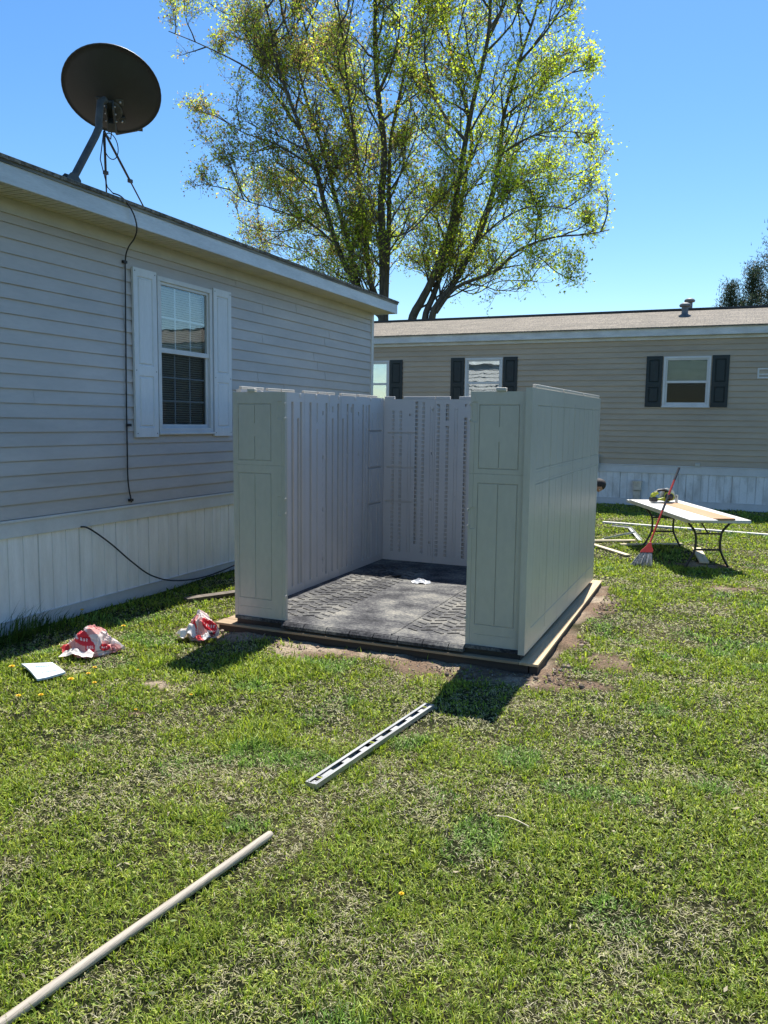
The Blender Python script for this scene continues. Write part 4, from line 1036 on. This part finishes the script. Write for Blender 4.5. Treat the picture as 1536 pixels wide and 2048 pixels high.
def dandelion(x, y, hgt, sz, label):
    z = gz1(x, y); t = empty('dandelion', (x, y, z), label, 'dandelion', 'dandelions in bloom on the lawn')
    st = MB(); st.tube([(x, y, z), (x + .004, y + .003, z + hgt)], .0022, 6); st.build('stem', M['stem'], t)
    fl = MB(); rr = random.Random(int(x * 1000))
    for ring, (n, el, ln) in enumerate(((18, .15, 1.0), (16, .5, .85), (12, .9, .6))):
        for k in range(n):
            a = 2 * math.pi * (k + rr.random() * .6) / n; d = Vector((math.cos(a) * math.cos(el), math.sin(a) * math.cos(el), math.sin(el))); s_ = Vector((-math.sin(a), math.cos(a), 0))
            b = Vector((x + .004, y + .003, z + hgt)); L = sz * ln
            fl.add([b - s_ * sz * .06, b + s_ * sz * .06, b + d * L + s_ * sz * .11, b + d * L - s_ * sz * .11], [(0, 1, 2, 3)])
    fl.build('flower', M['yellow'], t, recalc=False)
M['stem'] = mat('dandelion_stem', (.16, .22, .06), .6, var=.1); M['yellow'] = mat('dandelion_petal', (.80, .52, .01), .6, var=.1, scale=50)
for (x, y, h_, s_, l) in (
    (-4.336, 3.768, .05, .020, 'dandelion at the left corner of the white booklet'),
    (-3.781, 3.73, .045, .021, 'bigger dandelion in the open lawn right below the booklet'),
    (-3.62, 3.765, .04, .014, 'small dandelion right of the bigger one below the booklet'),
    (-3.747, 3.456, .04, .016, 'dandelion nearest the camera, right of a matching one, below the booklet'),
    (-3.862, 3.393, .04, .016, 'leftmost dandelion of the two nearest the camera'),
    (-3.85, 4.01, .045, .015, 'upper dandelion of the close pair between booklet and left bag'),
    (-3.80, 3.90, .035, .015, 'lower dandelion of the close pair between booklet and left bag'),
    (-3.58, 4.12, .03, .010, 'tiny dandelion on the grass below the left bag'),
    (-4.30, 4.80, .09, .018, 'dandelion on a tall stem in the shade between the two bags'),
    (-4.72, 4.80, .17, .018, 'tall closed dandelion beside the white skirting'),
    (-2.965, 3.881, .03, .010, 'tiny dandelion in front of the left shed shadow'),
    (-3.10, 3.54, .03, .009, 'tiny dandelion in the open lawn midway to the wooden pole'),
    (-1.008, 2.51, .025, .010, 'lone dandelion in the near lawn on the right')):
    dandelion(x, y, h_, s_, l)

# ------------------------------------------------------------------ loose boards
def board(name, m, a, b, wd, th, label, cat='board', z=None, group=None):
    za = gz1(a[0], a[1]) + .012 + th / 2 if z is None else z; zb_ = gz1(b[0], b[1]) + .012 + th / 2 if z is None else z
    A = Vector((a[0], a[1], za)); B = Vector((b[0], b[1], zb_)); u = (B - A).normalized(); v = Vector((0, 0, 1)).cross(u).normalized(); n = u.cross(v)
    c = (A + B) / 2; L = (B - A).length
    me = MB(); me.obox((0, 0, 0), (1, 0, 0), (0, 1, 0), (0, 0, 1), L / 2, wd / 2, th / 2); o = me.build(name, m, None, bevel=.002)
    o.matrix_world = Matrix(((u.x, v.x, n.x, c.x), (u.y, v.y, n.y, c.y), (u.z, v.z, n.z, c.z), (0, 0, 0, 1)))
    tag(o, label, cat, group); return o
board('trim_board', M['white_board'], (-1.914, 13.60), (1.6, 13.17), .09, .03, 'longest white board on the grass, in front of the white skirting')
board('wood_strip', M['pale_wood'], (-1.72, 11.10), (-1.146, 10.454), .07, .02, 'pale wood strip by the rear corner of the shed')
board('wood_strip', M['pale_wood'], (-1.34, 11.26), (-.569, 11.72), .05, .02, 'pale wood strip between the far legs of the folding table')
board('wood_strip', M['pale_wood'], (-1.80, 11.33), (-1.191, 11.70), .06, .02, 'brownish wood strip among the metal bars behind the shed')
board('wood_offcut', M['pale_wood'], (-.37, 11.40), (-.235, 10.30), .11, .02, 'flat board offcut under the folding table')
board('old_plank', M['old_wood'], (-4.60, 5.98), (-4.15, 6.75), .10, .03, 'weathered plank in the shade left of the shed')
def bars():
    t = empty('metal_frame', (-1.4, 12.4, 0), 'bent thin metal frame lying on the grass behind the shed', 'metal frame')
    for nm, P in (('long_bar', [(-1.716, 13.143, .025), (-1.425, 13.036, .025)]), ('side_bar', [(-1.425, 13.03, .025), (-1.12, 11.70, .025)]), ('cross_bar', [(-1.29, 12.35, .045), (-1.62, 11.56, .03)])):
        m = MB(); A, B = Vector(P[0]), Vector(P[1]); u = (B - A).normalized(); v = Vector((0, 0, 1)).cross(u).normalized(); n = u.cross(v)
        m.obox((A + B) / 2, u, v, n, (B - A).length / 2, .022, .002); m.obox((A + B) / 2 + v * .02 + n * .012, u, v, n, (B - A).length / 2, .002, .0115); m.build(nm, M['steel'], t)
bars()

# ------------------------------------------------------------------ folding table with boards, saw and broom
TU = Vector((-.40, .917, 0)).normalized(); TV = Vector((TU.y, -TU.x, 0)); TO = Vector((-.388, 9.507, 0))
def tp(u, v, z): return TO + TU * u + TV * v + Vector((0, 0, z))
def table():
    t = empty('folding_table', tp(1.2, .37, 0), 'white folding table with black wishbone legs holding boards and a saw', 'table')
    m = MB(); m.obox(tp(1.28, .385, .578), TU, TV, (0, 0, 1), 1.13, .37, .019); m.build('tabletop', M['white_board'], t, bevel=.006)
    for u0, nm in ((.42, 1), (1.95, 1)):
        lf = empty_part('leg_frame', t, tp(u0, .385, 0))
        for s_ in (-1, 1):
            P = [tp(u0, .385 + s_ * a, z) for a, z in ((.245, .56), (.235, .52), (.17, .44), (.145, .36), (.145, .24), (.165, .17), (.215, .07), (.255, gz1(*tp(u0, .385 + s_ * .25, 0)[:2]) + .01))]
            g = MB(); g.tube(spline(P, 5), .0135, 10); g.build('leg', M['table_leg'], lf)
        g = MB(); g.tube([tp(u0, .385 - .15, .21), tp(u0, .385 + .15, .21)], .012, 10); g.tube([tp(u0, .385 - .148, .40), tp(u0, .385 + .148, .40)], .010, 10)
        d = .35 if u0 < 1 else -.35
        g.tube([tp(u0, .385, .40), tp(u0 + d, .385, .555)], .008, 8); g.tube([tp(u0, .14, .555), tp(u0, .63, .555)], .012, 8); g.build('crossbar', M['table_leg'], lf)
def empty_part(name, parent, loc):
    o = bpy.data.objects.new(name, None); COL.objects.link(o); o.parent = parent; o.location = Vector(loc) - world_off(parent); return o
table()
a, b = tp(-.02, .15, 0), tp(2.22, .15, 0); board('white_board', M['white_board'], a[:2], b[:2], .31, .017, 'wide white board on the left side of the folding table', z=.607)
a, b = tp(.13, .435, 0), tp(1.95, .40, 0); board('cedar_board', M['cedar_x'] if 'cedar_x' in M else wood_mat('orange_cedar', (.47, .27, .14), (.38, .19, .085), axis=0), a[:2], b[:2], .26, .02, 'orange cedar board lying along the folding table', z=.6085)

def saw():
    c = tp(1.83, .33, .6195); t = empty('circular_saw', c, 'lime green cordless circular saw resting on the cedar board', 'circular saw')
    ux = Vector((.88, .47, 0)).normalized(); uy = Vector((-ux.y, ux.x, 0)); up = Vector((0, 0, 1))
    T = lambda a, b, h_: c + ux * a + up * b + uy * h_
    s = MB(); s.obox(c + up * .004, ux, uy, up, .15, .075, .003); s.build('base_plate', M['steel'], t)
    m = MB(); m.prism([(-.17, .02), (-.19, .06), (-.18, .11), (-.14, .145), (-.10, .15), (-.08, .12), (-.12, .10), (-.14, .07), (-.07, .055), (.0, .08), (.02, .14), (.06, .15), (.12, .12), (.14, .07), (.12, .03), (.0, .02), (-.06, .03)], -.05, .0, T); m.build('body', M['saw_green'], t, bevel=.006)
    h = MB(); h.tube([T(-.145, .128, -.025), T(-.08, .165, -.025), T(.0, .172, -.025), T(.05, .145, -.025)], [.018, .017, .017, .02], 12); h.build('handle', M['black_plastic'], t)
    bt = MB(); bt.obox(T(-.15, .045, -.03), ux, up, uy, .045, .03, .04); bt.build('battery', M['black_plastic'], t, bevel=.006)
    mo = MB(); mo.lathe([(.01, -.06), (.045, -.055), (.05, .0), (.045, .02)], T(.05, .085, -.05), 18, uy); mo.build('motor', M['black_plastic'], t)
    g = MB(); pr = [(.06 + .105 * math.cos(a_), .085 + .105 * math.sin(a_)) for a_ in np.linspace(-.2, math.pi + .1, 20)]; g.prism(pr, .003, .035, T); g.build('blade_guard', M['steel'], t)
    bl = MB(); bl.lathe([(.005, 0), (.083, 0), (.083, .002), (.005, .002)], T(.06, .085, .018), 30, uy); bl.build('blade', M['bolt'], t)
    f = MB(); f.obox(T(.185, .05, 0), ux, up, uy, .008, .05, .03); f.build('edge_guide', M['bolt'], t)
saw()

def broom():
    base = Vector((-.861, 9.827, 0)); base.z = gz1(base.x, base.y)
    top = Vector((-.60, 10.62, 1.125)); foot = base + Vector((.0, .03, .20)); d = (top - foot).normalized()
    t = empty('broom', base, 'red-handled broom leaning against the folding table', 'broom')
    L = (top - foot).length
    h = MB(); h.tube([foot, foot + d * L * .97, top], [.0125, .0125, .0125], 12); ho = h.build('handle', M['red'], t)
    g = MB(); g.tube([top - d * L * .15, top + d * .004], .0145, 12); g.build('grip', M['black_plastic'], ho)
    g = MB(); g.tube([foot + d * L * .47, foot + d * L * .66], .0145, 12); g.build('sleeve', M['black_plastic'], ho)
    rt = Vector((.93, .36, 0)).normalized(); fw = rt.cross(d).normalized()
    hd = MB(); T = lambda a, b, h_: foot + rt * a + d * b + fw * h_
    hd.prism([(-.075, -.045), (.075, -.045), (.072, -.01), (.035, .045), (.018, .10), (-.018, .10), (-.035, .045), (-.072, -.01)], -.018, .018, T); hd.build('head', M['red'], t, bevel=.004)
    br = MB(); rr = random.Random(3)
    for i in range(260):
        a0 = rr.uniform(-.07, .07); h0 = rr.uniform(-.015, .015); sp = 1.75 + rr.uniform(-.15, .25)
        p = T(a0, -.045, h0); q = T(a0 * sp + rr.uniform(-.008, .008), -.20 - rr.uniform(0, .04), h0 * 1.7); q.z = max(q.z, base.z + .008)
        br.tube([p, p.lerp(q, .5) + Vector((0, 0, .003)), q], [.0022, .002, .0012], 3, cap=False)
    br.build('bristles', M['bristle'], t, recalc=False)
broom()

# ------------------------------------------------------------------ person crouching behind the shed
def person():
    t = empty('person', (-2.45, 12.6, 0), 'person with cropped dark hair bending down behind the rear corner of the shed', 'person')
    def skinned(name, pts, edges, rads, m, sub=2, root=0):
        me = bpy.data.meshes.new(name); off = world_off(t)
        me.from_pydata([tuple(Vector(p) - off) for p in pts], edges, []); o = link(name, me, m, t)
        md = o.modifiers.new('skin', 'SKIN'); md.use_smooth_shade = True
        for i, r in enumerate(rads):
            r = r if hasattr(r, '__len__') else (r, r); me.skin_vertices[0].data[i].radius = r
        me.skin_vertices[0].data[root].use_root = True
        s = o.modifiers.new('sub', 'SUBSURF'); s.levels = sub; s.render_levels = sub; return o
    y = 12.6
    # body: kneeling, trunk bent forward towards +x, arms reaching the ground
    P = [(-2.72, y, .42), (-2.60, y, .55), (-2.42, y, .66), (-2.22, y, .70), (-2.10, y, .71), (-2.02, y, .71),
         (-2.20, y - .18, .66), (-2.10, y - .22, .42), (-2.14, y - .16, .20), (-2.12, y - .14, .12),
         (-2.20, y + .18, .66), (-2.10, y + .22, .42), (-2.14, y + .16, .20), (-2.13, y + .14, .12),
         (-2.74, y - .13, .38), (-2.42, y - .17, .14), (-2.78, y - .17, .10), (-2.92, y - .17, .06),
         (-2.74, y + .13, .38), (-2.40, y + .17, .34), (-2.42, y + .17, .10), (-2.30, y + .17, .05)]
    E_ = [(0, 1), (1, 2), (2, 3), (3, 4), (4, 5), (3, 6), (6, 7), (7, 8), (8, 9), (3, 10), (10, 11), (11, 12), (12, 13), (0, 14), (14, 15), (15, 16), (16, 17), (0, 18), (18, 19), (19, 20), (20, 21)]
    Rr = [.15, (.15, .13), (.16, .13), (.15, .12), .075, .06, .065, .045, .035, .026, .065, .045, .035, .026, .10, .065, .05, .035, .10, .065, .05, .04]
    body = skinned('body', P, E_, Rr, M['skin'])
    skinned('shirt', [P[1], P[2], P[3], (-2.16, y, .71), P[6], (-2.14, y - .21, .50), P[10], (-2.14, y + .21, .50)], [(0, 1), (1, 2), (2, 3), (2, 4), (4, 5), (2, 6), (6, 7)], [.17, .178, .165, .09, .085, .068, .085, .068], M['shirt'])
    skinned('trousers', [P[0], P[14], P[15], P[16], P[18], P[19], P[20], P[1]], [(0, 1), (1, 2), (2, 3), (0, 4), (4, 5), (5, 6), (0, 7)], [.17, .115, .08, .062, .115, .08, .062, .16], M['jeans'])
    for s_ in ((-2.90, -.17), (-2.28, .17)):
        m = MB(); m.box((s_[0] - .12, y + s_[1] - .045, .0), (s_[0] + .14, y + s_[1] + .045, .085), .03); m.build('shoe', M['shoe'], t)
    for s_, hx in ((-1, -2.12), (1, -2.13)):      # hands: palm + five fingers each
        hy = y + s_ * .14; palm = Vector((hx, hy, .115))
        pts = [palm, palm + Vector((.045, 0, -.03)), palm + Vector((.075, 0, -.05))]; ed = [(0, 1), (1, 2)]; ra = [(.026, .018), (.034, .016), (.030, .013)]
        for k, ln in enumerate((.060, .072, .068, .052)):
            o_ = (-.027 + .018 * k); a_ = palm + Vector((.08, o_, -.05)); pts += [a_, a_ + Vector((ln * .5, o_ * .2, -.008)), a_ + Vector((ln, o_ * .2, -.030))]
            n0 = len(pts) - 3; ed += [(2, n0), (n0, n0 + 1), (n0 + 1, n0 + 2)]; ra += [.009, .0085, .0065]
        a_ = palm + Vector((.02, -s_ * .032, -.02)); pts += [a_, a_ + Vector((.03, -s_ * .022, -.012)), a_ + Vector((.055, -s_ * .026, -.022))]; n0 = len(pts) - 3; ed += [(0, n0), (n0, n0 + 1), (n0 + 1, n0 + 2)]; ra += [.012, .010, .008]
        skinned('hand', pts, ed, ra, M['skin'], 1)
    # head, crown pointing right and slightly up, face turned down
    crown = Vector((.90, 0, .30)).normalized(); face = Vector((.28, -.25, -.93)); face = (face - crown * face.dot(crown)).normalized(); side = crown.cross(face)
    C = Vector((-1.872, y, .712))
    def headpt(th, ph, gain=1.0):
        # th from crown (0) to chin(pi), ph around: 0 = face
        a_ = math.cos(th); rr_ = math.sin(th); f_ = rr_ * math.cos(ph); s_ = rr_ * math.sin(ph)
        hgt = .118 * a_; wd = .077 * s_ * (1 - .25 * max(0, -a_)); dp = .098 * f_ * (1 - .12 * max(0, -a_) if f_ > 0 else 1 - .45 * max(0, -a_))
        if f_ > 0:
            if -.25 < a_ < .12 and abs(s_) < .22: dp += .018 * (1 - abs(s_) / .22) * (1 - abs(a_ + .12) / .2 if abs(a_ + .12) < .2 else 0)   # nose
            if .02 < a_ < .22 and .22 < abs(s_) < .6: dp -= .006                                                                            # sockets
            if -.55 < a_ < -.42 and abs(s_) < .35: dp += .004                                                                              # lips
        return C + (crown * hgt + side * wd + face * dp) * gain
    n, k = 32, 24; hm = MB(); vs = [headpt(math.pi * (i + .01) / k * .998, 2 * math.pi * j / n) for i in range(k + 1) for j in range(n)]
    fs = [(i * n + j, i * n + (j + 1) % n, (i + 1) * n + (j + 1) % n, (i + 1) * n + j) for i in range(k) for j in range(n)]
    hm.add(vs, fs, True)
    for s_ in (-1, 1):
        e = C + side * s_ * .076 - face * .012 - crown * .01; hm.lathe([(.004, -.004), (.016, -.003), (.019, .004), (.012, .010), (.004, .008)], e, 12, (side * s_ - face * .5))
    ho = hm.build('head', M['skin'], t)
    hr = MB(); vs = []; K = 15
    for i in range(K + 1):
        for j in range(n):
            ph = 2 * math.pi * j / n; lim = .34 * math.pi if math.cos(ph) > .45 else (.50 * math.pi if abs(math.sin(ph)) > .55 and math.cos(ph) > -.35 else .70 * math.pi)
            vs.append(headpt(lim * (i + .02) / K, ph, 1.045))
    hr.add(vs, [(i * n + j, i * n + (j + 1) % n, (i + 1) * n + (j + 1) % n, (i + 1) * n + j) for i in range(K) for j in range(n)], True); hr.build('hair', M['hair'], ho)
    for s_ in (-1, 1):
        ey = MB(); p = C + crown * .012 + side * s_ * .031 + face * .080; ey.lathe([(.002, -.011), (.009, -.006), (.012, 0), (.009, .006), (.002, .011)], p, 12, face); ey.build('eye', M['paper'], ho)
person()

# ------------------------------------------------------------------ trees
class Wood:
    def __init__(s): s.mb = MB()
def leaf_quads(P, size, rng, nrm_up=.5):
    n = len(P); a = rng.normal(size=(n, 3)); a[:, 2] *= .6; a /= np.linalg.norm(a, axis=1)[:, None]
    b = np.cross(a, rng.normal(size=(n, 3))); b /= np.linalg.norm(b, axis=1)[:, None]
    c = np.cross(a, b); s = size[:, None]; droop = -.25 * s * np.array([0, 0, 1])
    # a five-pointed leaf as two folded kites = 6 verts, 4 tris (points read as maple lobes at a distance)
    V = np.stack([P - a * s * .45, P + b * s * .52 + c * s * .12 - a * s * .05, P + b * s * .18 + a * s * .08, P + a * s * .60 + droop, P - b * s * .18 + a * s * .08, P - b * s * .52 + c * s * .12 - a * s * .05], 1).reshape(-1, 3)
    i = (np.arange(n) * 6)[:, None]
    F = np.stack([i + [0, 1, 2], i + [0, 2, 3], i + [0, 3, 4], i + [0, 4, 5]], 1).reshape(-1, 3)
    return V, F
def maple():
    rr = np.random.default_rng(12); pr = random.Random(12)
    # limbs traced in a frontal plane at y = 27: (x, z) pairs, with a depth drift for each
    f, cx, cy = 1600.29, 768., 1024.
    R3 = np.array([[_x.x, _y.x, _z.x], [_x.y, _y.y, _z.y], [_x.z, _y.z, _z.z]])
    YT = 29.0
    def at(px, py, y):
        v = R3 @ np.array([(px - cx) / f, -(py - cy) / f, -1.0]); return Vector((v[0], v[1], v[2])) * (y / v[1]) + Vector((0, 0, 1.72))
    zoom = lambda L: [(300 + a / 1.6, b / 1.6) for a, b in L]
    limbs = [
        (zoom([(745, 1030), (700, 980), (650, 900), (600, 790), (560, 660), (530, 540), (490, 430), (440, 300), (400, 180), (380, 60), (350, -60), (330, -160)]), .20, -1.5),
        (zoom([(745, 1030), (690, 960), (660, 890), (625, 740), (590, 620), (560, 500), (510, 350), (470, 200), (430, 60), (400, -80), (380, -200)]), .17, .8),
        (zoom([(745, 1035), (712, 930), (690, 780), (675, 620), (650, 450), (610, 330), (560, 230), (500, 100), (470, -40), (440, -160)]), .19, 2.4),
        (zoom([(672, 600), (660, 480), (635, 300), (620, 150), (600, 0), (590, -140)]), .12, -2.2),
        (zoom([(745, 1060), (748, 930), (745, 800), (740, 640), (750, 480), (730, 300), (720, 150), (720, 0), (700, -160), (690, -260)]), .30, 0),
        (zoom([(755, 950), (765, 700), (765, 600), (770, 450), (800, 300), (830, 150), (850, 0), (870, -160)]), .17, 2.0),
        (zoom([(835, 1040), (870, 960), (900, 900), (960, 740), (985, 600), (1010, 450), (1040, 300), (1080, 130), (1090, 0), (1100, -140), (1110, -240)]), .25, -.6),
        (zoom([(878, 1030), (905, 950), (930, 880), (980, 720), (1010, 560), (1030, 450), (1000, 300), (960, 150), (940, 0), (930, -160)]), .19, 1.6),
        (zoom([(900, 1030), (930, 960), (970, 910), (1040, 780), (1090, 650), (1120, 500), (1130, 380), (1180, 200), (1230, 50), (1260, -80), (1280, -180)]), .20, .5),
        (zoom([(915, 1000), (980, 920), (1100, 870), (1180, 800), (1290, 760), (1400, 750), (1470, 735)]), .11, -1.0),
        (zoom([(530, 540), (470, 500), (400, 460), (290, 420), (220, 370)]), .07, -2.2),
        (zoom([(490, 430), (420, 330), (330, 230), (180, 150), (60, 100)]), .09, 0),
        (zoom([(560, 660), (500, 700), (430, 740), (330, 730), (280, 700)]), .06, 1.0),
        (zoom([(600, 790), (520, 720), (400, 670), (300, 640), (250, 600)]), .06, -2.0),
        (zoom([(440, 300), (370, 220), (300, 100), (240, 0), (200, -80)]), .08, 2.5),
        (zoom([(1120, 500), (1190, 450), (1290, 420), (1420, 430)]), .06, -1.5),
        (zoom([(1130, 380), (1200, 320), (1290, 270), (1400, 200)]), .07, 1.5),
        (zoom([(1090, 650), (1160, 600), (1260, 570), (1400, 580)]), .06, 2.5),
        (zoom([(1040, 780), (1130, 700), (1230, 660), (1350, 670)]), .05, -2.5),
        (zoom([(760, 760), (830, 740), (930, 640), (1000, 560)]), .05, -2.0),
        (zoom([(1180, 200), (1260, 110), (1320, 20), (1360, -80)]), .07, -1.0),
        (zoom([(1080, 130), (1140, 0), (1180, -120), (1200, -200)]), .09, 3.0),
        (zoom([(1180, 800), (1240, 820), (1300, 870), (1360, 900)]), .03, -1.0),
        (zoom([(600, 790), (560, 820), (480, 800), (400, 780)]), .04, 2.0),
        (zoom([(980, 920), (1040, 940), (1120, 900), (1240, 900)]), .03, 1.5),
        (zoom([(610, 330), (540, 200), (520, 60), (530, -100)]), .07, 3.5),
        (zoom([(730, 300), (780, 180), (800, 60), (790, -120)]), .08, -3.5),
        (zoom([(1010, 450), (930, 350), (880, 200), (890, 40), (900, -120)]), .08, -3.0)]
    wood = MB(); twigs = MB(); tips = []
    # how far the crown reaches left and right at each height (metres)
    lb = [at(a, b, YT) for a, b in ((500, 600), (440, 520), (440, 440), (425, 330), (385, 230), (370, 150), (305, 60), (330, 0), (380, -150), (520, -330))]
    rb = [at(a, b, YT) for a, b in ((1100, 625), (1205, 560), (1240, 450), (1215, 350), (1215, 270), (1195, 190), (1190, 100), (1155, 0), (1120, -150), (1000, -330))]
    lz = [p.z for p in lb]; lx = [p.x for p in lb]; rz = [p.z for p in rb]; rx = [p.x for p in rb]
    def inside(p):
        j = pr.uniform(-.25, .25)
        return np.interp(p.z, lz, lx) + j < p.x < np.interp(p.z, rz, rx) + j and p.z > 4.7
    def branch(p, d, L, r, lvl):
        n = 5; pts = [p]; q = p.copy(); dd = d.copy()
        for i in range(n):
            dd = (dd + Vector((pr.gauss(0, .16), pr.gauss(0, .16), pr.gauss(.09, .12)))).normalized(); q = q + dd * (L / n)
            if not inside(q): break
            pts.append(q.copy())
        n = len(pts) - 1
        if n < 1: return
        (wood if lvl < 2 else twigs).tube(pts, [max(.006, r * (1 - .75 * i / n)) for i in range(n + 1)], 5 if lvl < 2 else 3, cap=False)
        if lvl < 2:
            k = 6 if lvl == 0 else 5
            for j in range(k):
                t_ = .25 + .75 * (j + pr.random()) / k; i = min(int(t_ * n), n - 1); b = pts[i].lerp(pts[i + 1], t_ * n - i)
                ax = (pts[i + 1] - pts[i]).normalized(); o_ = Vector((pr.gauss(0, 1), pr.gauss(0, 1), pr.gauss(.3, .7))); o_ = (o_ - ax * o_.dot(ax)).normalized()
                branch(b, (ax * .75 + o_ * .75).normalized(), L * (.52 if lvl == 0 else .55) * pr.uniform(.7, 1.2), r * .42, lvl + 1)
        if lvl >= 1:
            for i in range(1, n + 1):
                for _ in range(1 if pr.random() < .8 else 0):
                    e = pts[i] + Vector((pr.gauss(0, 1), pr.gauss(0, 1), pr.gauss(.35, .8))).normalized() * pr.uniform(.2, .55)
                    twigs.tube([pts[i], e], [.005, .003], 3, cap=False); tips.append((e, .1, lvl)); tips.append((pts[i].lerp(e, .55), .08, lvl))
    for li, (L, r0, dep) in enumerate(limbs):
        n = len(L); P3 = []
        for i, (a, b) in enumerate(L):
            w_ = i / (n - 1); P3.append(at(a, b, YT + dep * (w_ if li < 10 else (.5 + .5 * w_))))
        if li < 9: P3 = [P3[0] + Vector((0, 0, -2.2)), *P3]
        S = spline(P3, 4); m = len(S)
        wood.tube(S, [max(.018, r0 * .82 * (1 - .86 * (i / (m - 1)) ** .8)) for i in range(m)], 8)
        tot = sum((S[i + 1] - S[i]).length for i in range(m - 1)); nb = int(tot * (1.25 if li < 9 else 1.45))
        for j in range(nb):
            t_ = (.13 if li < 9 else .05) + (.87 if li < 9 else .95) * (j + pr.random()) / nb; t_ = min(t_, .999)
            i = min(int(t_ * (m - 1)), m - 2); b = S[i]; ax = (S[i + 1] - S[i]).normalized()
            o_ = Vector((pr.gauss(0, 1), pr.gauss(0, 1.0), pr.gauss(0.0, .5))); o_ = (o_ - ax * o_.dot(ax)).normalized()
            ln = (pr.uniform(1.8, 4.2) if li < 9 else pr.uniform(1.3, 3.0)) * (1 - .35 * t_)
            branch(b, (ax * .62 + o_ * .78 + Vector((0, 0, .22))).normalized(), ln, r0 * .10 + .022, 0 if pr.random() < .8 else 1)
    base = at(770, 700, YT); base.z = 0
    t = empty('maple_tree', base, 'tall many-stemmed maple in young yellow-green leaf behind the homes', 'tree')
    wood.tube([base + Vector((0, 0, -.1)), base + Vector((.05, 0, 1.2)), at(765, 644, YT) + Vector((0, 0, -1.2))], [.55, .48, .36], 12)
    wood.tube([base + Vector((.2, 0, .6)), base + Vector((.7, 0, 1.8)), at(845, 650, YT) + Vector((-.1, 0, -1.0)), at(850, 644, YT)], [.40, .36, .30, .24], 12)
    wood.build('trunk', M['bark'], t, recalc=False); twigs.build('twigs', M['bark'], t, recalc=False)
    T_ = np.array([p[0][:] for p in tips]); sp = np.array([p[1] for p in tips])
    k = 3; P = np.repeat(T_, k, 0) + rr.normal(size=(len(T_) * k, 3)) * np.repeat(np.clip(sp * 1.2, .06, .11), k)[:, None] * np.array([.9, .9, .8])
    dn = fbm(T_[:, 0] * .9, T_[:, 2] * .9, 8, 3); kp = np.repeat(np.clip((dn - .20) * 1.8, .34, .72), k); P = P[rr.random(len(P)) < kp]
    size = rr.uniform(.055, .125, len(P)); V, F = leaf_quads(P, size, rr)
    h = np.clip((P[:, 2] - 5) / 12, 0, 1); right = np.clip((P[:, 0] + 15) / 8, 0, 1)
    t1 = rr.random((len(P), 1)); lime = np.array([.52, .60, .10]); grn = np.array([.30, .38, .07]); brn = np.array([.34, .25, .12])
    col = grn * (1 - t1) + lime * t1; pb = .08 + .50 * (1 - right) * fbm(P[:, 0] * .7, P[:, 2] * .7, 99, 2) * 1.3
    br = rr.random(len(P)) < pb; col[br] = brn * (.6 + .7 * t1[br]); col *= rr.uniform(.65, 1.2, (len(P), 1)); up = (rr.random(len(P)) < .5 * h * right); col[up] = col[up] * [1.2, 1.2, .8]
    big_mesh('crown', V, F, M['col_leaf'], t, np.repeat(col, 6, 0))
    print('maple leaves', len(P))
maple()

def conifer(x, y, hgt, rad, seed, label):
    rr = np.random.default_rng(seed); t = empty('pine_tree', (x, y, 0), label, 'tree')
    w_ = MB(); w_.tube([(x, y, -.1), (x, y, hgt * .5), (x, y, hgt)], [.28, .16, .02], 10); Ps = []; z = 1.2
    while z < hgt - .1:
        q = (z - 1.2) / (hgt - 1.2); rl = rad * (1 - q) ** .8 + .15
        for k in range(6):
            a = rr.random() * 6.28; L = rl * rr.uniform(.6, 1.15); up = .35 * L
            e = np.array([x + math.cos(a) * L, y + math.sin(a) * L, z + up]); b = np.array([x, y, z])
            w_.tube([tuple(b), tuple((b + e) / 2 - [0, 0, .05]), tuple(e)], [.035, .025, .008], 4, cap=False)
            for s_ in np.linspace(.25, 1, int(5 + L * 5)): Ps.append(b + (e - b) * s_ + rr.normal(0, .10, 3))
        z += rr.uniform(.16, .3)
    w_.build('trunk', M['bark'], t, recalc=False)
    Ps = np.array(Ps); k = 9; P = np.repeat(Ps, k, 0) + rr.normal(0, .16, (len(Ps) * k, 3)); n = len(P)
    d = rr.normal(size=(n, 3)); d[:, 2] = np.abs(d[:, 2]) + .4; d /= np.linalg.norm(d, axis=1)[:, None]; s = np.cross(d, rr.normal(size=(n, 3))); s /= np.linalg.norm(s, axis=1)[:, None]
    L = rr.uniform(.10, .22, n)[:, None]; V = np.stack([P - s * .018, P + s * .018, P + d * L], 1).reshape(-1, 3); F = np.arange(n * 3).reshape(-1, 3)
    c = np.array([.050, .075, .045]) * rr.uniform(.6, 1.6, (n, 1)); big_mesh('crown', V, F, M['needle'], t, np.repeat(c, 3, 0))
conifer(2.0, 45, 13.2, 2.9, 3, 'tall dark pine at the right edge behind the tan home')
conifer(.45, 45.5, 9.6, 1.7, 5, 'shorter dark pine top nearest the tall pine, above the tan roof')
conifer(-.55, 46, 8.9, 1.5, 8, 'lowest dark pine top, leftmost of the three above the tan roof')
